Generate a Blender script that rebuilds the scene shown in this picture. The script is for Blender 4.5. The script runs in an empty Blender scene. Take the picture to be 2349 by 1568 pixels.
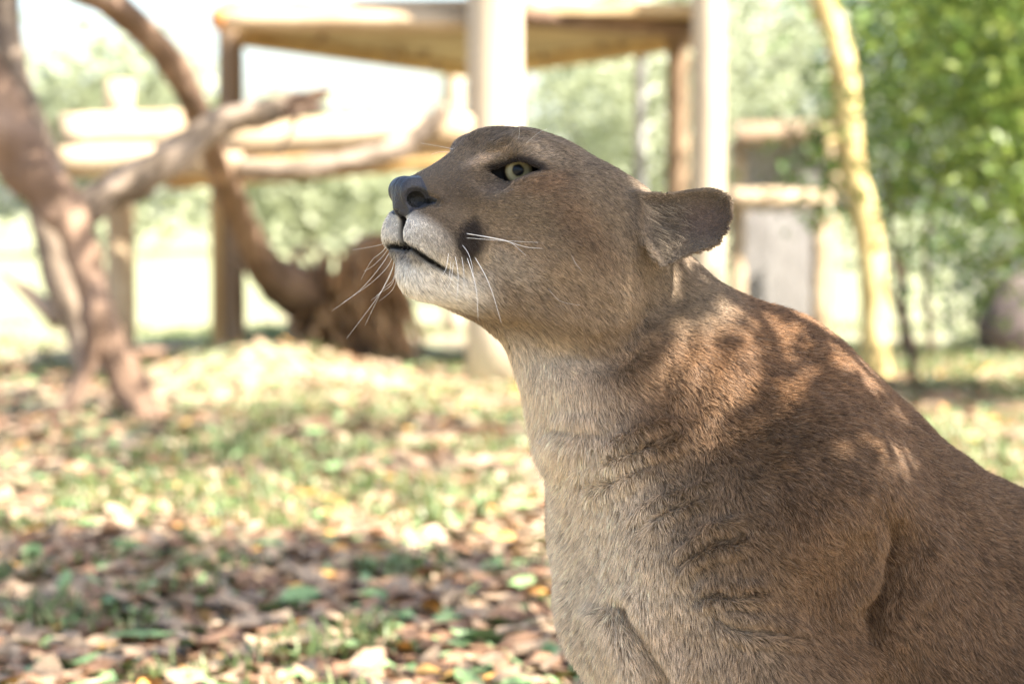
import bpy, bmesh, math, random
import numpy as np
from mathutils import Vector, Matrix

random.seed(7)
rng = np.random.default_rng(7)
scene = bpy.context.scene
col = scene.collection

# ------------------------------------------------------------------ camera
FX, CX, CY = 85 / 36 * 2349, 1174.5, 784.0        # measuring grid: photo at 2349 px wide
PITCH = math.atan(304 / FX)
CAM = np.array([0.0, 0.0, 0.70])
FWD = np.array([0, math.cos(PITCH), -math.sin(PITCH)])
UPV = np.array([0, math.sin(PITCH), math.cos(PITCH)])
RGT = np.array([1.0, 0, 0])
cam_d = bpy.data.cameras.new('camera')
cam = bpy.data.objects.new('camera', cam_d)
col.objects.link(cam)
cam.location = CAM
cam.rotation_euler = (math.pi / 2 - PITCH, 0, 0)
cam_d.lens = 85
cam_d.sensor_width = 36
cam_d.clip_start = 0.05
cam_d.clip_end = 600
cam_d.dof.use_dof = True
cam_d.dof.focus_distance = 2.085
cam_d.dof.aperture_fstop = 5.0
cam_d.dof.aperture_blades = 9
scene.camera = cam

# ------------------------------------------------------------------ sky, sun, exposure
SUN = Vector((0.62, -0.34, 0.90)).normalized()
elev = math.asin(SUN.z)
world = bpy.data.worlds.new('World')
scene.world = world
world.use_nodes = True
wn = world.node_tree
bg = wn.nodes['Background']
sky = wn.nodes.new('ShaderNodeTexSky')
sky.sky_type = 'NISHITA'
sky.sun_disc = False
sky.sun_elevation = elev
sky.sun_rotation = math.atan2(SUN.x, SUN.y)
sky.air_density = 1.0
sky.dust_density = 2.5
wn.links.new(sky.outputs[0], bg.inputs[0])
bg.inputs[1].default_value = 0.085
sun_d = bpy.data.lights.new('sun', 'SUN')
sun_d.energy = 5.0
sun_d.angle = math.radians(0.55)
sun_d.color = (1.0, 0.93, 0.82)
sun = bpy.data.objects.new('sun', sun_d)
col.objects.link(sun)
sun.rotation_euler = SUN.to_track_quat('Z', 'Y').to_euler()
scene.view_settings.view_transform = 'Standard'
scene.view_settings.look = 'None'
scene.view_settings.exposure = 2.62
scene.view_settings.gamma = 1
scene.cycles.use_denoising = True
scene.cycles.max_bounces = 7
scene.cycles.diffuse_bounces = 3
scene.cycles.sample_clamp_indirect = 6

# ------------------------------------------------------------------ helpers
def ray(px, py):
    return FWD + RGT * ((px - CX) / FX) + UPV * ((CY - py) / FX)
def P(px, py, d):
    return CAM + ray(px, py) * d
def PZ(px, d, z):
    """point over pixel column px at depth d (along the ground) and height z"""
    return np.array([(px - CX) / FX * d, d, z])
def GD(py):
    """ground distance seen on pixel row py"""
    r = ray(CX, py)
    return 0.70 / -r[2] * r[1]
def project(p):
    q = p - CAM
    d = q @ FWD
    return np.stack([CX + FX * (q @ RGT) / d, CY - FX * (q @ UPV) / d, d], -1)

def mesh_obj(name, verts, faces, mat=None, parent=None, smooth=True):
    me = bpy.data.meshes.new(name)
    me.from_pydata([tuple(map(float, v)) for v in verts], [], [tuple(map(int, f)) for f in faces])
    me.update()
    if smooth:
        me.polygons.foreach_set('use_smooth', [True] * len(me.polygons))
    o = bpy.data.objects.new(name, me)
    col.objects.link(o)
    if mat:
        me.materials.append(mat)
    if parent:
        o.parent = parent
    return o
def np_mesh(name, V, F, mat=None, parent=None, smooth=True):
    """fast mesh from arrays, F (n,3) or (n,4)"""
    me = bpy.data.meshes.new(name)
    V = np.asarray(V, np.float32); F = np.asarray(F, np.int32)
    k = F.shape[1]
    me.vertices.add(len(V)); me.vertices.foreach_set('co', V.ravel())
    me.loops.add(F.size); me.loops.foreach_set('vertex_index', F.ravel())
    me.polygons.add(len(F)); me.polygons.foreach_set('loop_start', np.arange(len(F), dtype=np.int32) * k)
    me.update(calc_edges=True)
    me.polygons.foreach_set('use_smooth', np.full(len(F), smooth))
    o = bpy.data.objects.new(name, me)
    col.objects.link(o)
    if mat: me.materials.append(mat)
    if parent: o.parent = parent
    return o
def tag(o, label=None, cat=None, group=None, kind=None):
    if label: o['label'] = label
    if cat: o['category'] = cat
    if group: o['group'] = group
    if kind: o['kind'] = kind
    return o
def empty(name, loc, label, cat, group=None):
    o = bpy.data.objects.new(name, None)
    col.objects.link(o)
    o.location = Vector(loc)
    o.empty_display_size = 0.1
    bpy.context.view_layer.update()
    return tag(o, label, cat, group)
def adopt(o, parent):
    """parent a world-space mesh under an unrotated empty without moving it"""
    o.parent = parent
    o.matrix_parent_inverse = Matrix.Translation(-Vector(parent.location))
    return o

# materials ---------------------------------------------------------
def new_mat(name):
    m = bpy.data.materials.new(name)
    m.use_nodes = True
    return m, m.node_tree.nodes, m.node_tree.links, m.node_tree.nodes['Principled BSDF']
def mat_noise(name, c1, c2, scale=8, rough=0.85, bump=0.0, bscale=40, stretch=(1, 1, 1), c3=None, detail=6, bdist=0.01):
    m, n, l, b = new_mat(name)
    tc = n.new('ShaderNodeTexCoord')
    mp = n.new('ShaderNodeMapping'); mp.inputs['Scale'].default_value = stretch
    l.new(tc.outputs['Object'], mp.inputs[0])
    t = n.new('ShaderNodeTexNoise'); t.inputs['Scale'].default_value = scale; t.inputs['Detail'].default_value = detail
    l.new(mp.outputs[0], t.inputs['Vector'])
    r = n.new('ShaderNodeValToRGB')
    r.color_ramp.elements[0].position = 0.32; r.color_ramp.elements[0].color = (*c1, 1)
    r.color_ramp.elements[1].position = 0.68; r.color_ramp.elements[1].color = (*c2, 1)
    if c3:
        e = r.color_ramp.elements.new(0.5); e.color = (*c3, 1)
    l.new(t.outputs[0], r.inputs[0]); l.new(r.outputs[0], b.inputs['Base Color'])
    b.inputs['Roughness'].default_value = rough
    b.inputs['Specular IOR Level'].default_value = 0.25
    if bump:
        t2 = n.new('ShaderNodeTexNoise'); t2.inputs['Scale'].default_value = bscale; t2.inputs['Detail'].default_value = 5
        l.new(mp.outputs[0], t2.inputs['Vector'])
        bp = n.new('ShaderNodeBump'); bp.inputs['Strength'].default_value = bump; bp.inputs['Distance'].default_value = bdist
        l.new(t2.outputs[0], bp.inputs['Height']); l.new(bp.outputs[0], b.inputs['Normal'])
    return m

# smooth numpy noise ---------------------------------------------------
_nd = rng.normal(size=(4, 14, 3)); _np = rng.uniform(0, 6.28, (4, 14))
def snoise(p, freq, k=0):
    """sum of sines, about -1..1"""
    d = _nd[k] * freq
    return (np.sin(p @ d.T.astype(p.dtype) + _np[k].astype(p.dtype))).sum(-1) / 14 * 2.6
FUR_N = 950000
SHADE_N = 12500
def spline(pts, k):
    pts = np.array(pts, float); n_ = len(pts)
    s_ = np.linspace(0, n_ - 1, k); out = []
    for v in s_:
        i = min(int(v), n_ - 2); t = v - i
        p0, p1, p2, p3 = pts[max(i - 1, 0)], pts[i], pts[i + 1], pts[min(i + 2, n_ - 1)]
        out.append(0.5 * (2 * p1 + (p2 - p0) * t + (2 * p0 - 5 * p1 + 4 * p2 - p3) * t * t + (3 * p1 - p0 - 3 * p2 + p3) * t ** 3))
    return np.array(out)
def tube(name, pts, radii, mat, parent=None, seg=6, cap=True, rough=0.0, seed=0):
    pts = np.asarray(pts, float); N = len(pts); V, F = [], []
    T = np.gradient(pts, axis=0); T /= np.linalg.norm(T, axis=1, keepdims=True)
    up = np.array([0.0, 0, 1]) if abs(T[0][2]) < 0.9 else np.array([1.0, 0, 0])
    u = np.cross(T[0], up); u /= np.linalg.norm(u)
    r_ = np.random.default_rng(seed)
    ph = r_.uniform(0, 6.28, 6)
    for i in range(N):
        u = u - (u @ T[i]) * T[i]; u /= np.linalg.norm(u); w = np.cross(T[i], u)
        for k in range(seg):
            a = 2 * math.pi * k / seg
            rr_ = radii[i]
            if rough:
                rr_ *= 1 + rough * (0.5 * math.sin(3 * a + ph[0] + i * 0.35) + 0.35 * math.sin(5 * a + ph[1] - i * 0.6) + 0.4 * math.sin(2 * a + ph[2] + i * 0.9) + 0.3 * r_.normal())
            V.append(pts[i] + (u * math.cos(a) + w * math.sin(a)) * rr_)
    for i in range(N - 1):
        for k in range(seg):
            a0, a1 = i * seg + k, i * seg + (k + 1) % seg
            F.append((a0, a1, a1 + seg, a0 + seg))
    if cap:
        F.append(tuple(range(seg))[::-1]); F.append(tuple((N - 1) * seg + k for k in range(seg)))
    return mesh_obj(name, V, F, mat, parent)
# ================================================================== setting
M = {}
def leaf_mat(name, c1, c2, c3, trans=0.35):
    """leaf colour varies by the per-leaf attribute 'tone' 0..1"""
    m, n, l, b = new_mat(name)
    at = n.new('ShaderNodeAttribute'); at.attribute_name = 'tone'
    r = n.new('ShaderNodeValToRGB')
    r.color_ramp.elements[0].color = (*c1, 1); r.color_ramp.elements[1].color = (*c3, 1)
    e = r.color_ramp.elements.new(0.5); e.color = (*c2, 1)
    l.new(at.outputs['Fac'], r.inputs[0]); l.new(r.outputs[0], b.inputs['Base Color'])
    b.inputs['Roughness'].default_value = 0.45
    tr = n.new('ShaderNodeBsdfTranslucent'); l.new(r.outputs[0], tr.inputs[0])
    mx = n.new('ShaderNodeMixShader'); mx.inputs[0].default_value = trans
    l.new(b.outputs[0], mx.inputs[1]); l.new(tr.outputs[0], mx.inputs[2])
    l.new(mx.outputs[0], n['Material Output'].inputs[0])
    return m
M['bark_red'] = mat_noise('bark_red', (0.10, 0.062, 0.040), (0.27, 0.18, 0.125), 5, bump=0.7, bscale=22, c3=(0.165, 0.105, 0.070), bdist=0.02)
M['bark_lit'] = mat_noise('bark_lit', (0.20, 0.11, 0.055), (0.48, 0.31, 0.17), 6, bump=0.7, bscale=22, c3=(0.34, 0.20, 0.10), bdist=0.02)  # lighter copy of the reddish bark, sunlight on the base painted in
M['bark_grey'] = mat_noise('bark_grey', (0.11, 0.085, 0.065), (0.30, 0.235, 0.18), 6, bump=0.7, bscale=20, c3=(0.19, 0.145, 0.105), bdist=0.02)
M['bark_yellow'] = mat_noise('bark_yellow', (0.28, 0.20, 0.085), (0.50, 0.41, 0.20), 7, bump=0.4, bscale=30, c3=(0.42, 0.33, 0.145))
M['bark_dark'] = mat_noise('bark_dark', (0.05, 0.035, 0.025), (0.14, 0.10, 0.07), 7, bump=0.6, bscale=25)
M['log_pale'] = mat_noise('log_pale', (0.30, 0.215, 0.13), (0.46, 0.36, 0.24), 6, stretch=(1, 1, 1), bump=0.35, bscale=30)
M['log_gold'] = mat_noise('log_gold', (0.36, 0.22, 0.09), (0.52, 0.35, 0.16), 6, bump=0.3, bscale=30)  # golden wood; warm bounce under the decks is put into this colour
M['post_grey'] = mat_noise('post_grey', (0.34, 0.27, 0.19), (0.52, 0.44, 0.33), 5, stretch=(1, 1, 0.12), bump=0.4, bscale=40)
M['post_brown'] = mat_noise('post_brown', (0.14, 0.09, 0.055), (0.27, 0.19, 0.12), 5, stretch=(1, 1, 0.15), bump=0.4, bscale=40)
M['end_grain'] = mat_noise('end_grain', (0.42, 0.17, 0.05), (0.58, 0.28, 0.10), 14)
M['plank'] = mat_noise('plank', (0.36, 0.25, 0.13), (0.52, 0.39, 0.23), 5, stretch=(1, 1, 1), bump=0.2)
M['board_grey'] = mat_noise('board_grey', (0.19, 0.178, 0.168), (0.30, 0.285, 0.27), 5, bump=0.2)
M['soil_pink'] = mat_noise('soil_pink', (0.26, 0.165, 0.11), (0.50, 0.37, 0.27), 4, bump=0.5, bscale=18, bdist=0.03)
M['rock'] = mat_noise('rock', (0.05, 0.04, 0.04), (0.14, 0.11, 0.10), 5, bump=0.6, bscale=15)
M['galv'] = mat_noise('galv', (0.30, 0.295, 0.29), (0.42, 0.415, 0.41), 6, rough=0.5)
M['leaf_tree'] = leaf_mat('leaf_tree', (0.035, 0.075, 0.018), (0.07, 0.14, 0.03), (0.15, 0.22, 0.05))
M['leaf_bush'] = leaf_mat('leaf_bush', (0.05, 0.10, 0.02), (0.16, 0.23, 0.045), (0.36, 0.40, 0.11), 0.5)
M['leaf_far'] = leaf_mat('leaf_far', (0.22, 0.24, 0.15), (0.31, 0.34, 0.21), (0.41, 0.43, 0.29), 0.4)  # paled and greyed: distance haze is put into the leaf colour
M['blade'] = leaf_mat('blade', (0.05, 0.085, 0.022), (0.10, 0.145, 0.04), (0.22, 0.235, 0.085), 0.3)

# ground ---------------------------------------------------------------
def ground_z(x, y):
    p = np.stack([x, y, np.zeros_like(x)], -1)
    z = 0.018 * snoise(p, 1.9, 0) + 0.010 * snoise(p, 5.5, 1)
    near = np.clip((y - 3.3) / 1.0, 0, 1)
    flat = np.clip((22 - y) / 8, 0, 1)
    mound = 0.17 * np.exp(-(((x + 0.98) / 0.45) ** 2 + ((y - 9.6) / 0.55) ** 2))
    return z * near * flat + mound
gy = np.concatenate([np.linspace(-6, 3, 10), np.linspace(3.1, 14, 130), np.geomspace(14.3, 320, 34)])
gx0 = np.concatenate([-np.geomspace(3.2, 260, 22)[::-1], np.linspace(-3, 3, 84), np.geomspace(3.2, 260, 22)])
GXX, GYY = np.meshgrid(gx0, gy, indexing='ij')
GZZ = ground_z(GXX.ravel(), GYY.ravel())
nx_, ny_ = GXX.shape
ii, jj = np.meshgrid(np.arange(nx_ - 1), np.arange(ny_ - 1), indexing='ij')
a_ = (ii * ny_ + jj).ravel()
m, n, l, b = new_mat('ground_litter')
tc = n.new('ShaderNodeTexCoord')
n1 = n.new('ShaderNodeTexNoise'); n1.inputs['Scale'].default_value = 1.3; n1.inputs['Detail'].default_value = 5
n2 = n.new('ShaderNodeTexNoise'); n2.inputs['Scale'].default_value = 22; n2.inputs['Detail'].default_value = 6
l.new(tc.outputs['Object'], n1.inputs['Vector']); l.new(tc.outputs['Object'], n2.inputs['Vector'])
r1 = n.new('ShaderNodeValToRGB'); r1.color_ramp.elements[0].color = (0.13, 0.085, 0.055, 1); r1.color_ramp.elements[1].color = (0.33, 0.25, 0.17, 1)
r1.color_ramp.elements[0].position = 0.3; r1.color_ramp.elements[1].position = 0.72
r2 = n.new('ShaderNodeValToRGB'); r2.color_ramp.elements[0].color = (0.10, 0.125, 0.05, 1); r2.color_ramp.elements[1].color = (0.30, 0.30, 0.17, 1)
r2.color_ramp.elements[0].position = 0.3; r2.color_ramp.elements[1].position = 0.72
l.new(n2.outputs[0], r1.inputs[0]); l.new(n2.outputs[0], r2.inputs[0])
sx_ = n.new('ShaderNodeSeparateXYZ'); l.new(tc.outputs['Object'], sx_.inputs[0])
fy = n.new('ShaderNodeMapRange'); fy.inputs[1].default_value = 9; fy.inputs[2].default_value = 22; fy.inputs[3].default_value = 0.0; fy.inputs[4].default_value = 0.22
l.new(sx_.outputs[1], fy.inputs[0])
ad = n.new('ShaderNodeMath'); ad.operation = 'ADD'; l.new(n1.outputs[0], ad.inputs[0]); l.new(fy.outputs[0], ad.inputs[1])
st = n.new('ShaderNodeMapRange'); st.inputs[1].default_value = 0.46; st.inputs[2].default_value = 0.60; l.new(ad.outputs[0], st.inputs[0])
mx = n.new('ShaderNodeMix'); mx.data_type = 'RGBA'; l.new(st.outputs[0], mx.inputs[0]); l.new(r1.outputs[0], mx.inputs[6]); l.new(r2.outputs[0], mx.inputs[7])
l.new(mx.outputs[2], b.inputs['Base Color']); b.inputs['Roughness'].default_value = 0.95
bp = n.new('ShaderNodeBump'); bp.inputs['Strength'].default_value = 0.7; bp.inputs['Distance'].default_value = 0.02; l.new(n2.outputs[0], bp.inputs['Height']); l.new(bp.outputs[0], b.inputs['Normal'])
ground = np_mesh('ground', np.stack([GXX.ravel(), GYY.ravel(), GZZ], -1), np.stack([a_, a_ + ny_, a_ + ny_ + 1, a_ + 1], -1), m)
tag(ground, kind='structure')

# foliage --------------------------------------------------------------
def leaf_cloud(name, centers, n_leaves, size, mat, r_, parent=None, spread=0.25, flat=0.5, bright=0.0, gaps=()):
    """many separate folded leaves scattered round clump centres"""
    c = np.asarray(centers, float)
    pos = c[r_.integers(0, len(c), n_leaves)] + r_.normal(0, spread, (n_leaves, 3)) * np.array([1, 1, 0.75])
    for g, rad, frac in gaps:                                # leaves cleared along the sun's path to shape the light below
        e = pos - g; s_ = np.array(SUN)
        e = e - (e @ s_)[:, None] * s_
        pos = pos[(np.linalg.norm(e, axis=1) > rad + 0.034) | (r_.random(len(pos)) > frac)]
    n_leaves = len(pos)
    nrm = r_.normal(0, 1, (n_leaves, 3)); nrm[:, 2] = np.abs(nrm[:, 2]) * 1.2 + flat
    nrm /= np.linalg.norm(nrm, axis=1, keepdims=True)
    u = np.cross(nrm, r_.normal(0, 1, (n_leaves, 3))); u /= np.linalg.norm(u, axis=1, keepdims=True)
    w = np.cross(nrm, u)
    s = size * r_.uniform(0.6, 1.3, n_leaves)[:, None]
    shp = [(-0.5, 0, 0), (0, 0.27, 0.05), (0.5, 0, -0.04), (0, -0.27, 0.05)]
    V = np.stack([pos + s * (u * a + w * b_ + nrm * c_) for a, b_, c_ in shp], 1).reshape(-1, 3)
    base = np.arange(n_leaves)[:, None] * 4
    F = np.concatenate([base + [0, 1, 2], base + [0, 2, 3]], 0)
    o = np_mesh(name, V, F, mat, None, smooth=False)
    tone = np.clip(r_.normal(0.45 + bright, 0.22, n_leaves), 0, 1)
    ta = o.data.attributes.new('tone', 'FLOAT', 'POINT'); ta.data.foreach_set('value', np.repeat(tone, 4).astype(np.float32))
    if parent: adopt(o, parent)
    return o
def crown_centers(c, rad, k, r_):
    v = r_.normal(0, 1, (k, 3)); v /= np.linalg.norm(v, axis=1, keepdims=True)
    return np.array(c) + v * (r_.random((k, 1)) ** 0.45) * np.array(rad)
def px_path(rows, d=None):
    """rows of (px, py, radius px[, depth])"""
    pts, rad = [], []
    for row in rows:
        dd = row[3] if len(row) > 3 else d
        pts.append(P(row[0], row[1], dd)); rad.append(row[2] * dd / FX)
    return np.array(pts), np.array(rad)
def limb(name, rows, d, mat, parent, k=26, seg=12, rough=0.10, seed=1, ground_to=None):
    pts, rad = px_path(rows, d)
    sp = spline(np.concatenate([pts, rad[:, None]], 1), k)
    o = tube(name, sp[:, :3], np.maximum(sp[:, 3], 0.004), mat, None, seg, True, rough, seed)
    return adopt(o, parent)

# the reddish climbing tree in the clearing (trunk, forked root, limbs)
rA = np.random.default_rng(11)
dA = 8.1
tA = empty('climbing_tree', (*P(320, 962, dA)[:2], 0.0), 'reddish brown crooked tree with forked base and broken grey limb', 'tree')
limb('trunk', [(-330, -260, 62), (-180, -20, 72), (-80, 150, 74), (0, 290, 70), (60, 375, 62), (125, 455, 54), (172, 530, 42), (205, 640, 37), (240, 760, 39), (285, 860, 42), (325, 950, 48), (345, 1000, 62)], dA, M['bark_red'], tA, 60, 20, 0.15, 2)
limb('root', [(226, 690, 26), (208, 790, 24), (198, 850, 22), (172, 910, 21), (135, 965, 18), (115, 990, 14)], dA - 0.05, M['bark_red'], tA, 18, 10, 0.12, 3)
limb('limb', [(20, -140, 34), (12, 0, 33), (18, 90, 33), (50, 220, 33), (95, 320, 29), (150, 450, 20)], dA + 0.2, M['bark_grey'], tA, 20, 12, 0.10, 4)
dl = limb('limb', [(180, 500, 36), (255, 442, 42), (340, 396, 42), (420, 345, 40), (500, 288, 33), (580, 262, 31), (650, 246, 31), (700, 236, 24)], dA + 0.15, M['bark_grey'], tA, 40, 16, 0.20, 5)
for k in range(16):                                   # splintered end of the limb
    a, e = rA.uniform(-18, 22), rA.uniform(20, 60)
    sp_ = [P(655 + rA.uniform(-30, 30), 246 + a, dA + 0.12), P(700 + e * 0.4, 236 + a * 1.1 + rA.uniform(-8, 8), dA + 0.1), P(705 + e, 228 + a * 1.5, dA + 0.08)]
    tube('splinter', spline(sp_, 5), [0.012, 0.011, 0.009, 0.006, 0.002], M['bark_red'], dl, 5, True)
limb('twig', [(692, 250, 7), (672, 290, 6), (650, 330, 5), (635, 362, 4)], dA + 0.1, M['bark_dark'], tA, 10, 6, 0, 6)
cA = np.concatenate([crown_centers((0.0, 7.2, 3.3), (0.9, 0.6, 0.4), 18, rA), crown_centers((1.5, 6.0, 3.4), (1.4, 1.1, 0.4), 18, rA)])  # unseen crown set sunward of the trunk, added to shade trunks and ground
leaf_cloud('crown', cA, 4000, 0.085, M['leaf_tree'], rA, tA, 0.28)

# leaning tree: arches from the left down to its shaggy base
rB = np.random.default_rng(12)
tB = empty('leaning_tree', (*P(800, 815, 11.4)[:2], 0.0), 'bare brown tree arching over from a thick shaggy base behind the logs', 'tree')
limb('trunk', [(60, -120, 30, 7.6), (135, -42, 33, 7.7), (215, -14, 34, 7.8), (300, 42, 34, 8.0), (388, 140, 33, 8.3), (450, 250, 32, 8.7), (500, 380, 31, 9.2), (545, 490, 33, 9.8), (590, 595, 40, 10.3), (650, 650, 52, 10.8), (720, 690, 66, 11.2), (790, 760, 80, 11.4), (830, 840, 92, 11.45)], None, M['bark_red'], tB, 66, 18, 0.15, 8)
stp = limb('stump', [(850, 545, 40, 11.3), (862, 620, 50, 11.35), (872, 700, 58, 11.4), (880, 780, 66, 11.4), (884, 845, 80, 11.4)], None, M['bark_lit'], tB, 18, 14, 0.16, 9)
for k in range(90):                                   # dry fibres hanging round the base
    x0_, y0_ = rB.uniform(660, 930), rB.uniform(560, 730)
    ln_ = rB.uniform(50, 130)
    q0 = P(x0_, y0_, 11.15 + rB.uniform(-0.1, 0.1)); q1 = P(x0_ + rB.uniform(-25, 45), min(y0_ + ln_, 815), 11.0 + rB.uniform(-0.1, 0.05))
    tube('fibre', spline([q0, (q0 + q1) / 2 + rB.normal(0, 0.02, 3), q1], 5), [0.012, 0.02, 0.022, 0.016, 0.004], M['bark_lit'], stp, 4, True)

# grey trunk behind the climbing tree
tF = empty('grey_trunk', (*P(230, 905, 9.6)[:2], 0.0), 'smooth grey leaning trunk behind the crooked reddish tree', 'tree')
limb('trunk', [(95, 380, 34), (108, 480, 42), (128, 570, 46), (152, 660, 46), (185, 750, 40), (215, 840, 42), (235, 890, 50)], 9.6, M['bark_grey'], tF, 24, 12, 0.07, 15)
limb('branch', [(5, 622, 8), (40, 650, 12), (85, 690, 20), (140, 735, 28)], 9.6, M['bark_grey'], tF, 12, 10, 0.07, 16)

# low broken log on the mound
lg = empty('fallen_log', (*P(430, 815, 10.6)[:2], 0.0), 'short pinkish fallen log lying on the dirt mound', 'log')
limb('log', [(310, 812, 15, 10.4), (420, 812, 16, 10.4), (520, 815, 22, 10.4), (560, 850, 26, 10.3), (610, 895, 20, 10.1)], None, M['soil_pink'], lg, 18, 10, 0.12, 18)

# slender yellow-barked tree on the right
rG = np.random.default_rng(14)
dG = 10.2
tG = empty('slender_tree', (*P(2008, 862, dG)[:2], 0.0), 'slender pale yellow barked tree bending before the mesh fence', 'tree')
limb('trunk', [(1850, -420, 24), (1862, -200, 27), (1880, -20, 29), (1915, 80, 28), (1935, 160, 30), (1945, 280, 30), (1955, 390, 31), (1985, 500, 32), (1998, 600, 32), (2004, 720, 31), (2006, 800, 33), (2010, 875, 40)], dG, M['bark_yellow'], tG, 40, 12, 0.08, 20)
limb('branch', [(1950, 330, 10), (1925, 320, 9), (1895, 330, 8)], dG - 0.02, M['bark_yellow'], tG, 8, 8, 0.05, 21)
limb('branch', [(1862, -200, 16), (2000, -330, 13), (2200, -420, 8)], dG, M['bark_yellow'], tG, 10, 8, 0.05, 22)
cG = crown_centers((3.0, 11.0, 3.3), (1.2, 1.0, 0.6), 24, rG)
leaf_cloud('crown', cG, 1700, 0.085, M['leaf_tree'], rG, tG, 0.28)
tS = empty('sapling', (*P(2105, 905, 9.6)[:2], 0.0), 'thin dark bare sapling stem beside the slender yellow tree', 'sapling')
limb('stem', [(2030, 380, 6), (2042, 520, 8), (2060, 620, 9), (2078, 740, 10), (2092, 830, 11), (2106, 915, 13)], 9.6, M['bark_dark'], tS, 20, 8, 0.06, 24)

# leafy shrubs on the right
rH = np.random.default_rng(15)
def shrub(name, label, ctr, rad, k, nl, size, mat, stem_base, seed, bright=0.0, cat_='shrub', spread=0.16):
    r_ = np.random.default_rng(seed)
    t = empty(name, (stem_base[0], stem_base[1], 0.0), label, cat_)
    for i in range(3):
        tip = np.array(ctr) + r_.normal(0, 0.5, 3) * np.array(rad)
        b0 = np.array([stem_base[0] + r_.normal(0, 0.06), stem_base[1] + r_.normal(0, 0.06), -0.02])
        mid = (b0 + tip) / 2 + r_.normal(0, 0.08, 3)
        adopt(tube('stem', spline([b0, mid, tip], 10), np.linspace(0.02, 0.005, 10), M['bark_dark'], None, 7, True, 0.08, i), t)
    leaf_cloud('crown', crown_centers(ctr, rad, k, r_), nl, size, mat, r_, t, spread, bright=bright)
    return t
shrub('leafy_shrub', 'tall bright green leafy shrub overhanging the mesh fence, glossy with sun spots', (2.00, 8.8, 1.25), (0.64, 0.7, 0.85), 64, 12000, 0.055, M['leaf_bush'], (2.1, 8.9), 31)
shrub('leafy_shrub', 'dark green shrub behind the slender yellow tree', (1.95, 11.1, 1.45), (0.75, 0.5, 0.95), 50, 8000, 0.06, M['leaf_tree'], (1.9, 11.2), 32, 0.15)
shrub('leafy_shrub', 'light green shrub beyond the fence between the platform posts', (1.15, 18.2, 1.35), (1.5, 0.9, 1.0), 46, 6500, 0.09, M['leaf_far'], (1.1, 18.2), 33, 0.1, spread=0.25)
shrub('leafy_shrub', 'low dark weeds at the foot of the fence', (2.55, 12.4, 0.45), (0.55, 0.4, 0.35), 24, 2600, 0.07, M['leaf_tree'], (2.5, 12.4), 34)

# wooden climbing platform ------------------------------------------------
pf = empty('climbing_platform', (-0.05, 10.4, 0.0), 'two level climbing platform of sun bleached logs on round wooden posts', 'platform')
def log(name, a, b_, r, mat, parent, seg=14, k=9, rough=0.05, seed=0, bow=0.0):
    a, b_ = np.array(a, float), np.array(b_, float)
    pts = [a + (b_ - a) * t + np.array([0, 0, -bow * math.sin(math.pi * t)]) for t in np.linspace(0, 1, k)]
    return adopt(tube(name, pts, np.full(k, r) * np.linspace(1.03, 0.97, k), mat, None, seg, True, rough, seed), parent)
def post(px, d, rpx, ztop, mat, parent, seed, tilt=0.0):
    x_ = (px - CX) / FX * d
    return log('post', (x_, d, -0.05), (x_ + tilt, d, ztop), rpx * d / FX, mat, parent, 16, 12, 0.035, seed)
post(1130, 9.78, 63, 3.1, M['post_grey'], pf, 41, 0.02)
post(532, 10.95, 30, 1.62, M['post_brown'], pf, 42)
post(497, 10.9, 14, 0.80, M['log_gold'], pf, 47)
post(1553, 11.1, 26, 1.62, M['post_brown'], pf, 43)
post(1623, 9.9, 38, 3.0, M['post_grey'], pf, 44)
post(1040, 13.9, 24, 1.55, M['post_grey'], pf, 45)
post(277, 10.3, 33, 1.245, M['log_pale'], pf, 46)
# upper deck: square set on its corner, planks on joists
zD = 1.50
for i in range(17):
    y0_, y1_ = 9.98 + i * 0.23 + 0.006, 9.98 + (i + 1) * 0.23 - 0.006
    xl = [-1.20 if y_ < 10.95 else -1.20 + 0.84 * (y_ - 10.95) / 3.0 for y_ in (y0_, y1_)]
    xr = [0.84 if y_ < 11.1 else 0.84 - 1.20 * (y_ - 11.1) / 2.85 for y_ in (y0_, y1_)]
    xr = [max(a, b_ + 0.05) for a, b_ in zip(xr, xl)]
    z0 = zD + rH.uniform(-0.006, 0.006)
    vs = [(xl[0], y0_, z0), (xr[0], y0_, z0), (xr[1], y1_, z0), (xl[1], y1_, z0)]
    vs += [(a, b_, c_ + 0.045) for a, b_, c_ in vs]
    o = mesh_obj('plank', vs, [(3, 2, 1, 0), (4, 5, 6, 7), (0, 1, 5, 4), (1, 2, 6, 5), (2, 3, 7, 6), (3, 0, 4, 7)], M['plank'], None, False)
    adopt(o, pf)
bmA = log('beam', P(500, 46, 9.9), P(1095, 50, 9.8), 0.040, M['log_pale'], pf, seed=51, rough=0.05)
log('beam', P(520, 22, 10.0), P(1085, 18, 9.9), 0.038, M['log_pale'], pf, seed=52, rough=0.05)
log('beam', P(540, 78, 10.85), P(1080, 158, 13.6), 0.055, M['log_gold'], pf, seed=53)
log('beam', P(1090, 160, 13.6), P(1600, 82, 11.1), 0.055, M['log_gold'], pf, seed=54)
bmB = log('beam', P(1190, 34, 9.9), P(1608, 66, 10.3), 0.044, M['bark_red'], pf, seed=55)
log('beam', P(1185, 10, 9.9), P(1590, 34, 10.3), 0.042, M['log_pale'], pf, seed=56)
for px_, py_, bm0 in ((497, 44, bmA), (1609, 66, bmB)):
    o = log('log_end', P(px_ - 3, py_, 9.88 if px_ < 900 else 10.3), P(px_ + 14, py_, 9.9 if px_ < 900 else 10.3), 0.0445, M['end_grain'], pf, seed=57, k=3, rough=0.0)
    o.parent = bm0; o.matrix_parent_inverse = Matrix()
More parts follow.
